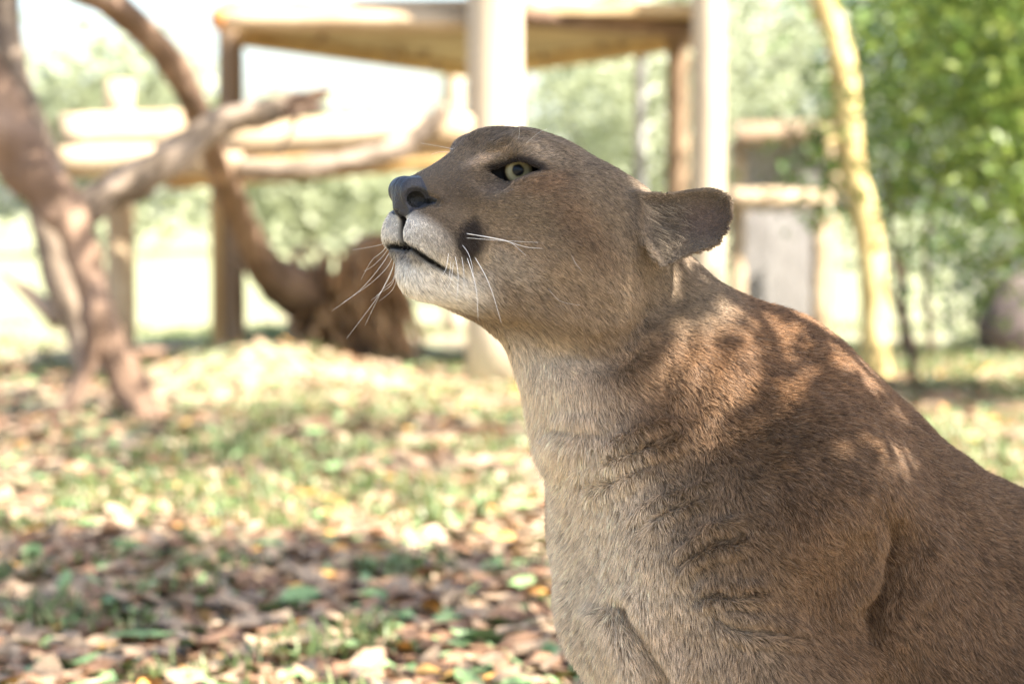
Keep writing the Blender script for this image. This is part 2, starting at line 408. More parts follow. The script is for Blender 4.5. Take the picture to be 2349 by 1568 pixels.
for k in range(26):                                    # curled bark shreds hanging from the deck edge
    px_ = rH.uniform(720, 1560); base_y = np.interp(px_, [560, 1050, 1195, 1600], [80, 150, 150, 80]) + rH.uniform(-55, -5)
    dd = np.interp(px_, [560, 1050, 1195, 1600], [10.8, 13.3, 13.2, 11.2]) - 0.7
    q0 = P(px_, base_y, dd); q1 = P(px_ + rH.uniform(-14, 14), base_y + rH.uniform(16, 38), dd)
    w_ = rH.uniform(0.015, 0.03)
    sd = np.array([w_, 0, 0]); mid = (q0 + q1) / 2 + np.array([0, -0.02, 0])
    o = mesh_obj('bark_shred', [q0 - sd * .4, q0 + sd * .4, mid + sd, q1 + sd * .2, q1 - sd * .2, mid - sd], [(0, 1, 2, 5), (5, 2, 3, 4)], M['log_pale'], None)
    adopt(o, pf)
# lower level: long logs at knee height
log('log', P(505, 330, 9.5), P(1085, 300, 9.45), 0.060, M['log_pale'], pf, seed=61)
log('log', P(150, 322, 9.7), P(600, 300, 9.7), 0.070, M['log_pale'], pf, seed=62)
log('log', P(120, 372, 9.5), P(560, 365, 9.5), 0.062, M['log_pale'], pf, seed=63)
log('log', P(140, 290, 9.95), P(620, 272, 9.95), 0.05, M['log_pale'], pf, seed=64)
log('log', P(560, 302, 9.7), P(1080, 284, 9.7), 0.045, M['log_pale'], pf, seed=65)
log('joist', P(385, 412, 9.75), P(1060, 362, 9.75), 0.042, M['log_gold'], pf, seed=66)
log('joist', P(380, 394, 9.95), P(1060, 345, 9.95), 0.042, M['log_gold'], pf, seed=67)
bk = empty('bark_branch', P(800, 372, 9.28), 'lichen grey bark covered branch resting along the platform logs', 'branch')
limb('branch', [(545, 388, 24), (640, 388, 23), (740, 382, 24), (820, 368, 26), (900, 345, 26), (960, 312, 24), (1000, 275, 22), (1025, 240, 16)], 9.28, M['bark_grey'], bk, 40, 16, 0.20, 70)

# small den on the right ---------------------------------------------------
dn = empty('den', (1.45, 13.0, 0.0), 'small grey boarded den under pale poles behind the slender tree', 'den')
def pxm(px, d): return (px - CX) / FX * d
for px_, zt in ((1690, 0.75), (1880, 0.78), (1690, 1.1), (1905, 1.1)):
    log('post', (pxm(px_, 13.0 if zt < 1 else 13.9), 13.0 if zt < 1 else 13.9, -0.04), (pxm(px_, 13.0 if zt < 1 else 13.9), 13.0 if zt < 1 else 13.9, zt), 0.045, M['log_pale'], dn, seed=80)
for i in range(7):
    x0_, x1_ = pxm(1690 + i * 26, 13.2), pxm(1690 + i * 26 + 25, 13.2)
    vs = [(x0_, 13.2, 0), (x1_, 13.2, 0), (x1_, 13.2, 0.70), (x0_, 13.2, 0.70), (x0_, 13.23, 0), (x1_, 13.23, 0), (x1_, 13.23, 0.70), (x0_, 13.23, 0.70)]
    adopt(mesh_obj('board', vs, [(0, 1, 2, 3), (7, 6, 5, 4), (0, 4, 5, 1), (1, 5, 6, 2), (2, 6, 7, 3), (3, 7, 4, 0)], M['board_grey'], None, False), dn)
log('pole', (pxm(1668, 12.9), 12.9, 0.74), (pxm(1915, 12.9), 12.9, 0.75), 0.05, M['log_pale'], dn, seed=81)
log('pole', (pxm(1668, 13.3), 13.3, 0.76), (pxm(1915, 13.3), 13.3, 0.77), 0.05, M['log_pale'], dn, seed=82)
for i in range(9):
    x0_, x1_ = pxm(1690 + i * 24, 14.15), pxm(1690 + i * 24 + 23, 14.15)
    vs = [(x0_, 14.15, 0.0), (x1_, 14.15, 0.0), (x1_, 14.15, 1.08), (x0_, 14.15, 1.08), (x0_, 14.18, 0.0), (x1_, 14.18, 0.0), (x1_, 14.18, 1.08), (x0_, 14.18, 1.08)]
    adopt(mesh_obj('board', vs, [(0, 1, 2, 3), (7, 6, 5, 4), (0, 4, 5, 1), (1, 5, 6, 2), (2, 6, 7, 3), (3, 7, 4, 0)], M['board_grey'], None, False), dn)
for i in range(6):
    log('roof_pole', (pxm(1680, 13.6 + i * .1), 13.6 + i * .1, 1.10 + 0.01 * i), (pxm(1915, 13.6 + i * .1), 13.6 + i * .1, 1.12 + .01 * i), 0.05, M['post_brown'], dn, seed=83 + i)

# boulder at the fence ------------------------------------------------------
def boulder(name, label, c, r, seed):
    bm_ = bmesh.new(); bmesh.ops.create_icosphere(bm_, subdivisions=4, radius=1)
    V = np.array([v.co for v in bm_.verts]); F = [[v.index for v in f.verts] for f in bm_.faces]; bm_.free()
    V = V * (1 + 0.16 * snoise(V + seed, 1.7, 0) + 0.07 * snoise(V + seed, 4.0, 1))[:, None] * np.array(r) + np.array(c)
    o = mesh_obj(name, V, F, M['rock'])
    return tag(o, label, 'rock')
boulder('boulder', 'dark rounded boulder half hidden by weeds near the fence', (pxm(2330, 11.6), 11.6, 0.14), (0.22, 0.2, 0.26), 3)

# chain link fence ------------------------------------------------------------
fc = empty('mesh_fence', (2.4, 11.7, 0.0), 'tall galvanised chain link fence closing off the enclosure', 'fence')
dF = 11.7
for x_ in (0.62, 3.1, 5.15):
    log('post', (x_, dF + 0.03, -0.1), (x_, dF + 0.03, 2.9), 0.03, M['galv'], fc, 10, 3, 0, 90)
log('top_rail', (0.6, dF + 0.03, 2.88), (5.2, dF + 0.03, 2.88), 0.022, M['galv'], fc, 10, 3, 0, 91)
cellw = 0.08
nW = int(4.5 / cellw); hW = int(2.8 / cellw)
zz = np.arange(hW + 1) * cellw + 0.03
V, F = [], []
rw = 0.0046
Vb, Fb, off_ = [], [], 0
for i in range(nW):
    xs = 0.62 + i * cellw + np.where(np.arange(hW + 1) % 2 == 0, 0, cellw) * 0.98
    ys = dF + np.where(np.arange(hW + 1) % 2 == 0, 0.004, -0.004)
    ring = np.array([(math.cos(a) * rw, math.sin(a) * rw, 0) for a in (0, 2.09, 4.19)])
    v = np.stack([xs, ys, zz], -1)[:, None, :] + ring[None]
    Vb.append(v.reshape(-1, 3))
    k = np.arange(hW)[:, None] * 3
    for q in range(3):
        q2 = (q + 1) % 3
        Fb.append(np.concatenate([k + q, k + q2, k + 3 + q2, k + 3 + q], 1) + off_)
    off_ += len(v) * 3
adopt(np_mesh('wire_mesh', np.concatenate(Vb), np.concatenate(Fb), M['galv']), fc)

# trees and lawn far behind ---------------------------------------------------
far = [(-5.9, 36, 3.4, 1.9, 'rounded pale green tree across the lawn behind the short white post'), (-3.5, 41, 2.3, 2.2, 'hazy low green tree across the lawn left of the round posts'), (-0.9, 47, 2.2, 3.0, 'distant low tree seen under the upper deck'),
       (2.6, 33, 5.0, 2.3, 'broad sunlit tree behind the platform and fence'), (7.2, 29, 6.0, 3.0, 'tall full tree behind the leafy shrub by the fence'), (-9.6, 38, 3.0, 2.2, 'pale bushy tree at the far edge of the lawn'), (11.5, 40, 7, 4, 'big dark green tree far beyond the fence')]
for i, (x_, y_, h_, r0, lab) in enumerate(far):
    r_ = np.random.default_rng(100 + i)
    t = empty('background_tree', (x_, y_, 0.0), lab, 'tree', 'trees beyond the enclosure')
    adopt(tube('trunk', spline([(x_, y_, -0.1), (x_ + 0.1, y_, h_ * 0.3), (x_ - 0.1, y_, h_ * 0.7)], 10), np.linspace(0.22, 0.08, 10), M['bark_grey'], None, 9, True, 0.08, i), t)
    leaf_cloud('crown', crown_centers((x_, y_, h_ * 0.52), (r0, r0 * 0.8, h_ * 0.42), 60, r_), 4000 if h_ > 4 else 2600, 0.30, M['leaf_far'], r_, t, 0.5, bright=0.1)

# shade tree standing to the right of the animal, out of the picture -------------
rS = np.random.default_rng(21)
sh = empty('shade_tree', (3.0, 1.5, 0.0), 'spreading leafy tree whose crown shades the sitting cougar', 'tree')
adopt(tube('trunk', spline([(3.0, 1.5, -0.1), (2.97, 1.5, 0.9), (2.8, 1.55, 1.6), (2.4, 1.6, 2.4)], 16), np.linspace(0.15, 0.06, 16), M['bark_grey'], None, 12, True, 0.08, 1), sh)
for k in range(7):
    tip = np.array((1.75, 1.8, 2.8)) + rS.normal(0, 1, 3) * np.array((0.6, 1.0, 0.12))
    adopt(tube('limb', spline([(2.8, 1.55, 1.6), (2.4, 1.6, 2.3) + rS.normal(0, 0.12, 3), tip], 10), np.linspace(0.05, 0.01, 10), M['bark_grey'], None, 8, True, 0.08, k), sh)
cS = np.concatenate([crown_centers((1.98, 1.38, 2.78), (0.85, 0.72, 0.30), 52, rS), crown_centers((1.50, 3.15, 2.85), (1.2, 1.5, 0.3), 26, rS)])
GAPS = [((1490, 560), 0.020, 1), ((1690, 1140), 0.022, 1), ((1705, 1215), 0.016, 1), ((1650, 720), 0.07, 1), ((1790, 800), 0.09, 1), ((1910, 910), 0.075, 1), ((1940, 1000), 0.03, 1)]
leaf_cloud('crown', cS, SHADE_N, 0.075, M['leaf_tree'], rS, sh, 0.15, flat=0.9, gaps=[(P(x_, y_, 2.13), r_, f_) for (x_, y_), r_, f_ in GAPS])

cB = P(1790, 820, 2.13) + np.array(SUN) * 1.35          # unseen low twig, added to break up the light on the back
lb = tube('limb', spline([(2.97, 1.5, 1.3), (2.2, 1.6, 1.75), cB + np.array((0.25, 0, 0.05)), cB - np.array((0.2, -0.1, 0.0))], 14), np.linspace(0.035, 0.004, 14), M['bark_grey'], None, 8, True, 0.08, 9)
adopt(lb, sh)
leaf_cloud('dapple_branch', crown_centers(cB, (0.27, 0.27, 0.10), 22, rS), 270, 0.055, M['leaf_tree'], rS, sh, 0.035, flat=0.9)

# grass -------------------------------------------------------------------------
rL = np.random.default_rng(22)
def in_view_xy(n_, d0, d1, lo=-420, hi=2770, pw=1.0):
    d = d0 + (d1 - d0) * rL.random(n_) ** pw
    px_ = rL.uniform(lo, hi, n_)
    return (px_ - CX) / FX * d, d
gx_, gy_ = in_view_xy(100000, 3.3, 14.5)
pn = snoise(np.stack([gx_, gy_, gx_ * 0], -1), 2.1, 2) + 0.5 * snoise(np.stack([gx_, gy_, gx_ * 0], -1), 6.0, 3) + 0.7 * snoise(np.stack([gx_, gy_, gx_ * 0], -1), 12.0, 1)
keep = pn > np.interp(gy_, [3.3, 5, 6.5, 9.5, 14], [0.25, 0.4, 0.35, 0.2, 0.0])
gx_, gy_ = gx_[keep], gy_[keep]; nb = len(gx_)
hgt = rL.uniform(0.015, 0.055, nb); ang = rL.uniform(0, 6.28, nb); lean = rL.uniform(0.2, 0.9, nb) * hgt
wv = np.stack([np.cos(ang), np.sin(ang), ang * 0], -1) * (rL.uniform(0.0025, 0.005, nb))[:, None]
lv = np.stack([-np.sin(ang), np.cos(ang), ang * 0], -1) * lean[:, None]
b0 = np.stack([gx_, gy_, ground_z(gx_, gy_) - 0.004], -1)
hz = np.array([0, 0, 1.0])
V = np.stack([b0 - wv, b0 + wv, b0 + wv * 0.8 + lv * 0.35 + hz * hgt[:, None] * 0.6, b0 - wv * 0.8 + lv * 0.35 + hz * hgt[:, None] * 0.6, b0 + lv + hz * hgt[:, None]], 1).reshape(-1, 3)
bs = np.arange(nb)[:, None] * 5
F = np.concatenate([bs + [0, 1, 2], bs + [0, 2, 3], bs + [3, 2, 4]], 0)
gr = np_mesh('grass', V, F, M['blade'])
gr.data.attributes.new('tone', 'FLOAT', 'POINT').data.foreach_set('value', np.repeat(np.clip(rL.normal(0.5, 0.25, nb), 0, 1), 5).astype(np.float32))
tag(gr, 'short patchy green grass growing between the fallen leaves', 'grass', kind='stuff')

# fallen leaves --------------------------------------------------------------------
LEAFC = {'tan': ((0.16, 0.105, 0.062), (0.26, 0.183, 0.115), (0.38, 0.29, 0.20)), 'brown': ((0.10, 0.055, 0.032), (0.18, 0.10, 0.055), (0.28, 0.165, 0.10)),
         'orange': ((0.42, 0.20, 0.06), (0.55, 0.30, 0.08), (0.60, 0.38, 0.10)), 'green': ((0.09, 0.16, 0.06), (0.16, 0.25, 0.10), (0.28, 0.36, 0.18))}
for k_, c_ in LEAFC.items():
    M['fallen_' + k_] = mat_noise('fallen_' + k_, c_[0], c_[2], 30, 0.6, 0.25, 90, c3=c_[1], bdist=0.003)
def leaf_shape(r_, L=1.0):
    """curled oval leaf, 14 quads"""
    V, F = [], []
    curl, fold, tw = r_.uniform(-0.5, 1.1), r_.uniform(0.1, 0.55), r_.uniform(-0.5, 0.5)
    wd = r_.uniform(0.22, 0.33); N = 8
    for i in range(N):
        t = i / (N - 1); w = wd * math.sin(math.pi * min(max(t, 0.03), 0.985) ** 0.85) + 0.008
        zc = curl * (t - 0.5) ** 2 * 0.55 - curl * 0.06
        for s_ in (-1, 0, 1):
            y_ = s_ * w * math.cos(fold * abs(s_)); z_ = zc + abs(s_) * w * math.sin(fold) + tw * s_ * w * (t - 0.5) + r_.normal(0, 0.008)
            V.append(((t - 0.5) * L, y_ * L, z_ * L))
    for i in range(N - 1):
        for j in range(2):
            a = i * 3 + j; F.append((a, a + 1, a + 4, a + 3))
    return np.array(V), np.array(F)
shapes = [leaf_shape(rL) for _ in range(12)]
kinds = ['tan', 'brown', 'orange', 'green']
leaf_me = {}
for k_ in kinds:
    for i, (v, f) in enumerate(shapes):
        me_ = bpy.data.meshes.new('fallen_leaf'); me_.from_pydata([tuple(q) for q in v], [], [tuple(map(int, q)) for q in f])
        me_.polygons.foreach_set('use_smooth', [True] * len(f)); me_.materials.append(M['fallen_' + k_]); leaf_me[k_, i] = me_
LLAB = {'tan': 'dry tan curled leaf lying in the leaf litter before the grass', 'brown': 'dark brown withered leaf lying among paler fallen leaves', 'orange': 'orange yellow fallen leaf bright among tan leaves', 'green': 'green oval leaf freshly fallen on the dry litter'}
fx_, fy_ = in_view_xy(300, 3.42, 4.75, 20, 1340, 1.1)
for i in range(300):
    k_ = rL.choice(kinds, p=[0.50, 0.28, 0.06, 0.16]); s_ = rL.uniform(0.05, 0.10) * (1.1 if k_ == 'green' else 1)
    o = bpy.data.objects.new('fallen_leaf', leaf_me[k_, int(rL.integers(12))]); col.objects.link(o)
    z_ = float(ground_z(fx_[i:i + 1], fy_[i:i + 1])[0])
    o.location = (fx_[i], fy_[i], z_ + 0.006 + rL.uniform(0, 0.012)); o.scale = (s_, s_, s_)
    o.rotation_euler = (rL.normal(0, 0.28) + (math.pi if rL.random() < 0.4 else 0), rL.normal(0, 0.28), rL.uniform(0, 6.28))
    tag(o, LLAB[k_], 'leaf', k_ + ' leaves on the ground')
def litter(name, kind_, n_, d0, d1, label, pw=1.3):
    x_, y_ = in_view_xy(n_, d0, d1, -420, 2770, pw)
    Vs, Fs, off = [], [], 0
    for i in range(n_):
        v, f = shapes[int(rL.integers(12))]
        s_ = rL.uniform(0.04, 0.085)
        e = Matrix.Rotation(rL.uniform(0, 6.28), 3, 'Z') @ Matrix.Rotation(rL.normal(0, 0.3) + (math.pi if rL.random() < .4 else 0), 3, 'X') @ Matrix.Rotation(rL.normal(0, 0.25), 3, 'Y')
        Vs.append((v * s_) @ np.array(e).T + np.array((x_[i], y_[i], 0.008))); Fs.append(f + off); off += len(v)
    V = np.concatenate(Vs); V[:, 2] += ground_z(V[:, 0], V[:, 1])
    return tag(np_mesh(name, V, np.concatenate(Fs), M['fallen_' + kind_]), label, 'leaves', kind='stuff')
litter('leaf_litter', 'tan', 7500, 3.3, 12, 'carpet of dry tan leaves covering the clearing floor')
litter('leaf_litter', 'brown', 5600, 3.3, 11, 'scattered darker brown leaves mixed through the litter')
litter('leaf_litter', 'green', 1800, 3.3, 11, 'scattered green and yellowish leaves mixed through the litter')
litter('leaf_litter', 'orange', 500, 3.3, 11, 'scattered orange leaves mixed through the litter')
# ================================================================== cougar: shape
YAW_H, YAW_B, ROLL_H = math.radians(28), math.radians(25), math.radians(0)
NH = np.array([math.sin(YAW_H) * math.cos(ROLL_H), -math.cos(YAW_H) * math.cos(ROLL_H), math.sin(ROLL_H)])
NB = np.array([math.sin(YAW_B), -math.cos(YAW_B), 0.0])
PH0 = P(908, 440, 2.085)
PB0 = P(1400, 1250, 2.16)
FH = np.cross(np.array([0, 0, 1.0]), NH); FH /= np.linalg.norm(FH)
if FH[0] > 0: FH = -FH                              # head forward, level
def on_plane(px, py, b, n, p0):
    r = ray(px, py)
    t = (b + (p0 - CAM) @ n) / (r @ n)
    return CAM + r * t
def H(px, py, b=0.0): return on_plane(px, py, b, NH, PH0)
def B(px, py, b=0.0): return on_plane(px, py, b, NB, PB0)
def BZ(px, z, b=0.0):
    """body point in pixel column px, lateral b, at height z"""
    lo, hi = 0, 4000
    for _ in range(40):
        mid = (lo + hi) / 2
        if B(px, mid, b)[2] > z: lo = mid
        else: hi = mid
    return B(px, mid, b)
MPX = 2.085 / FX                                     # metres per pixel at the head
f32 = np.float32
def sd_rc(p, a, ra, b, rb):
    a = a.astype(f32); ba = b.astype(f32) - a
    pa = p - a
    h = np.clip(pa @ ba / f32(ba @ ba), 0, 1)
    return np.sqrt(((pa - h[:, None] * ba) ** 2).sum(1)) - (f32(ra) + h * f32(rb - ra))
def sd_sp(p, c, r):
    return np.sqrt(((p - c.astype(f32)) ** 2).sum(1)) - f32(r)
def sd_el(p, c, R, rad):
    """R rows = axes"""
    q = (p - c.astype(f32)) @ R.T.astype(f32)
    rad = np.array(rad, f32)
    k0 = np.sqrt(((q / rad) ** 2).sum(1)); k1 = np.sqrt(((q / rad ** 2) ** 2).sum(1)) + f32(1e-9)
    return k0 * (k0 - 1) / k1
def smin(a, b, k):
    h = np.maximum(k - np.abs(a - b), 0) / f32(k)
    return np.minimum(a, b) - h * h * f32(k * 0.25)
def smax(a, b, k): return -smin(-a, -b, k)
def frame(pitch):
    """head axes: forward, lateral, up with pitch in degrees"""
    t = math.radians(pitch)
    f = FH * math.cos(t) + np.array([0, 0, 1.0]) * math.sin(t)
    u = np.cross(f, NH); u = u if u[2] > 0 else -u
    return np.stack([f, NH, u])
def poly_sd(x, y, pts):
    """signed distance to polygon (pixels), negative inside"""
    pts = np.asarray(pts, f32); d = np.full(x.shape, 1e9, f32); s = np.ones(x.shape, f32)
    N = len(pts)
    for i in range(N):
        ax, ay = pts[i]; bx, by = pts[i - 1]
        ex, ey = bx - ax, by - ay
        wx, wy = x - ax, y - ay
        t = np.clip((wx * ex + wy * ey) / (ex * ex + ey * ey), 0, 1)
        d = np.minimum(d, (wx - ex * t) ** 2 + (wy - ey * t) ** 2)
        c1, c2, c3 = y >= ay, y < by, ex * wy > ey * wx
        s = np.where((c1 & c2 & c3) | (~c1 & ~c2 & ~c3), -s, s)
    return s * np.sqrt(d)
def line_d(x, y, pts):
    """distance to polyline and parameter 0..1"""
    pts = np.asarray(pts, f32); d = np.full(x.shape, 1e9, f32); par = np.zeros(x.shape, f32)
    for i in range(len(pts) - 1):
        ax, ay = pts[i]; ex, ey = pts[i + 1] - pts[i]
        wx, wy = x - ax, y - ay
        t = np.clip((wx * ex + wy * ey) / (ex * ex + ey * ey), 0, 1)
        q = np.sqrt((wx - ex * t) ** 2 + (wy - ey * t) ** 2)
        par = np.where(q < d, (i + t) / (len(pts) - 1), par)
        d = np.minimum(d, q)
    return d, par
def mirror(p, n, p0):
    b = (p - p0.astype(f32)) @ n.astype(f32)
    return p - (2 * np.minimum(b, 0))[:, None] * n.astype(f32), b

EAR = [(1462, 446), (1500, 441), (1541, 442), (1582, 436), (1623, 433), (1648, 437), (1669, 450), (1679, 468), (1678, 497), (1666, 528),
       (1656, 548), (1640, 564), (1607, 576), (1582, 582), (1557, 596), (1537, 609), (1521, 612), (1500, 596), (1485, 570), (1465, 520)]
EYE_C = None
EYE_OPEN = [(1128, 394), (1142, 390), (1158, 383), (1172, 377), (1190, 373), (1206, 376), (1221, 383), (1236, 389),
            (1226, 391), (1216, 394), (1202, 400), (1187, 406), (1176, 411), (1166, 413), (1156, 411), (1144, 405)]
MOUTH = [(912, 560), (924, 557), (948, 570), (983, 595), (1014, 613), (1042, 626), (1066, 636)]
F15 = frame(16)
AXE = 0.45 * FH + 0.89 * NH; AXE = AXE / np.linalg.norm(AXE)
EYE_R = 0.0165
EYE_C = H(1193, 392, 0.0365)
GAZE = -ray(1193, 392) + RGT * (-0.10) + UPV * 0.04
GAZE = GAZE / np.linalg.norm(GAZE)
EAR_O = H(1560, 520, 0.128)

def sdf_head(p):
    q, b = mirror(p, NH, PH0)
    d = sd_el(q, H(1268, 472, 0), frame(30), (0.078, 0.074, 0.055))               # cranium
    d = smin(d, sd_el(q, H(1180, 379, 0.0), F15, (0.046, 0.050, 0.030)), 0.03)   # forehead
    d = smin(d, sd_rc(q, H(1110, 390, 0), 0.033, H(985, 454, 0), 0.0235), 0.025)  # nose bridge
    d = smin(d, sd_rc(q, H(1150, 358, 0.034), 0.013, H(1195, 350, 0.047), 0.0165), 0.016)
    d = smin(d, sd_rc(q, H(1195, 350, 0.047), 0.0165, H(1262, 368, 0.057), 0.016), 0.016)  # brow
    d = smin(d, sd_rc(q, H(1120, 470, 0.030), 0.030, H(1010, 480, 0.014), 0.024), 0.03)   # side of muzzle
    d = smin(d, sd_rc(q, H(1150, 455, 0.040), 0.026, H(1300, 480, 0.066), 0.036), 0.03)   # cheekbone
    d = smin(d, sd_el(q, H(1300, 565, 0.050), F15, (0.080, 0.048, 0.060)), 0.05)         # masseter
    d = smin(d, sd_el(q, H(1395, 615, 0.062), F15, (0.062, 0.046, 0.074)), 0.035)          # ruff
    d = smax(d, -sd_rc(q, H(1130, 520, 0.092), 0.022, H(1200, 530, 0.108), 0.020), 0.035)   # hollow under the cheekbone
    jaw = sd_rc(q, H(1000, 622, 0.008), 0.022, H(1270, 655, 0.048), 0.040)
    jaw = smin(jaw, sd_el(q, H(980, 624, 0.004), F15, (0.026, 0.027, 0.0245)), 0.012)     # chin
    jaw = smin(jaw, sd_rc(q, H(1050, 640, 0.0), 0.018, H(1270, 695, 0.0), 0.05), 0.03)    # floor of mouth
    pad = sd_el(q, H(1006, 535, 0.022), frame(-8), (0.0355, 0.0245, 0.0305))               # whisker pad
    pad = smin(pad, sd_el(q, H(1068, 562, 0.036), F15, (0.024, 0.020, 0.024)), 0.02)
    d = smin(d, pad, 0.012)
    d = smin(d, jaw, 0.012)
    # nose leather
    nz = sd_rc(q, H(936, 434, 0.003), 0.0145, H(922, 480, 0.0), 0.0110)
    nz = smin(nz, sd_el(q, H(951, 440, 0.0125), frame(35), (0.0150, 0.0085, 0.0150)), 0.006)
    d = smin(d, nz, 0.006)
    pj = project(q)
    x, y = pj[:, 0].astype(f32), pj[:, 1].astype(f32)
    near = sd_sp(q, H(960, 455, 0.02), 0.06)
    # nostril
    nos = sd_el(q, H(956, 457, 0.0215), frame(20), (0.0085, 0.0075, 0.0070))
    nos = smin(nos, sd_rc(q, H(965, 460, 0.026), 0.005, H(996, 461, 0.033), 0.0025), 0.004)
    d = smax(d, -nos, 0.003)
    # eye socket and lids
    d = smax(d, -sd_sp(q, H(1136, 398, 0.052), 0.0135), 0.016)                            # hollow at inner corner
    d = smin(d, sd_sp(q, EYE_C, EYE_R + 0.0030), 0.010)
    hole = np.maximum(poly_sd(x, y, EYE_OPEN) * f32(MPX) + f32(0.0017), sd_sp(q, EYE_C + 0.012 * NH, 0.036))
    hole = np.maximum(hole, f32(0.0085) - (q - EYE_C.astype(f32)) @ AXE.astype(f32))
    d = smax(d, -hole, 0.0025)
    # mouth line
    md, _ = line_d(x, y, MOUTH)
    lat = (q - PH0.astype(f32)) @ NH.astype(f32)
    mcut = md * f32(MPX) - 0.0022
    deep = np.abs(d + 0.002)
    d = d + 0.0038 * np.exp(-(md / 6.5) ** 2) * (lat < 0.075) * (1 - 0.8 * np.clip((x - 990) / 80, 0, 1))
    # philtrum
    ph = np.exp(-((lat) / 0.0036) ** 2) * (y > 480) * (y < 562) * (x < 990)
    d = d + 0.0040 * ph
    # ear: bowl-shaped sheet
    e = (q - EAR_O.astype(f32))
    ex, ey = x, y
    inside = -poly_sd(ex, ey, EAR) * f32(MPX)
    w = e @ NE.astype(f32)
    bowl = -0.019 * (1 - np.exp(-np.maximum(inside, 0) / 0.011)) + 0.004 + EAR_T * (ex - 1560) * f32(MPX) + 0.35 * (ey - 520) * f32(MPX)
    sheet = np.abs(w - bowl) - 0.0068
    ear = smax(-inside - 0.0045, sheet, 0.007)
    ear = np.where(np.abs(w) > 0.07, np.maximum(ear, 0.02), ear)
    ear = smin(ear, sd_rc(q, H(1445, 520, 0.058), 0.030, H(1482, 525, 0.084), 0.013), 0.016)
    d = smin(d, ear, 0.014)
    return d
NE = -FWD                                            # near ear opens towards the path in front
EAR_T = 0.15

GZ = 0.0
def sdf_neck(p):
    d = sd_rc(p, H(1390, 600, 0), 0.066, B(1525, 900, 0), 0.101)
    d = smin(d, sd_rc(p, B(1525, 900, 0), 0.103, B(1660, 1090, 0), 0.140), 0.03)
    d = smin(d, sd_rc(p, H(1430, 700, 0), 0.044, B(1760, 895, 0), 0.062), 0.03)
    d = smin(d, sd_rc(p, H(1220, 705, 0), 0.034, B(1450, 1000, 0), 0.060), 0.05)
    return d
def sdf_body(p):
    q, b = mirror(p, NB, PB0)
    d = sd_rc(q, B(1600, 1080, 0.02), 0.096, B(1600, 1390, 0.025), 0.102)                 # chest
    d = smin(d, sd_rc(q, B(1740, 1160, 0.015), 0.148, B(2290, 1605, 0.02), 0.168), 0.05)  # barrel
    d = smin(d, sd_rc(q, B(1770, 895, 0.02), 0.062, B(1930, 1060, 0.0), 0.070), 0.04)     # withers
    d = smin(d, sd_rc(q, B(2280, 1560, 0.02), 0.165, B(2560, 1760, 0.02), 0.150), 0.06)   # rump
    d = smin(d, sd_rc(q, B(1835, 985, 0.055), 0.062, B(1820, 1190, 0.105), 0.090), 0.03)  # scapula
    d = smin(d, sd_rc(q, B(1830, 1200, 0.110), 0.090, B(1680, 1225, 0.078), 0.074), 0.05) # point of shoulder
    d = smin(d, sd_rc(q, B(1700, 1250, 0.095), 0.082, B(1790, 1500, 0.110), 0.076), 0.03) # upper arm
    d = smin(d, sd_rc(q, B(1740, 1500, 0.095), 0.074, BZ(1700, 0.13, 0.085), 0.040), 0.03)
    d = smin(d, sd_rc(q, BZ(1700, 0.13, 0.085), 0.040, BZ(1690, 0.04, 0.085), 0.038), 0.03)
    d = smin(d, sd_rc(q, BZ(1690, 0.036, 0.085), 0.040, BZ(1590, 0.026, 0.085), 0.030), 0.02)
    d = smax(d, -sd_rc(q, B(2075, 1330, 0.220), 0.048, B(2000, 1430, 0.220), 0.058), 0.05)                  # hollow behind the elbow
    th = sd_rc(q, B(2440, 1640, 0.105), 0.125, BZ(2180, 0.20, 0.135), 0.085)              # thigh
    th = smin(th, sd_rc(q, BZ(2180, 0.17, 0.140), 0.070, BZ(2380, 0.06, 0.135), 0.042), 0.03)
    th = smin(th, sd_rc(q, BZ(2380, 0.045, 0.135), 0.042, BZ(2080, 0.032, 0.145), 0.033), 0.03)
    d = smin(d, th, 0.025)
    # tail lying on the ground
    t0, t1, t2, t3 = BZ(2780, 0.09, 0), BZ(3020, 0.035, 0.0), BZ(3350, 0.03, 0.06), BZ(3650, 0.03, 0.2)
    for a, ra, c, rc in ((t0, 0.05, t1, 0.032), (t1, 0.032, t2, 0.028), (t2, 0.028, t3, 0.025)):
        d = smin(d, sd_rc(q, a, ra, c, rc), 0.03)
    return d
SHRINK = 0.003
def sdf(p):
    """signed distance of the animal at points p (n,3) float32"""
    db = smin(sdf_body(p), sdf_neck(p), 0.045)
    out = db
    c = H(1280, 520, 0.0).astype(f32)
    m = ((p - c) ** 2).sum(1) < 0.26 ** 2
    if m.any():
        dh = sdf_head(p[m])
        out = db.copy()
        out[m] = smin(dh, db[m], 0.028)
    return out + f32(SHRINK)

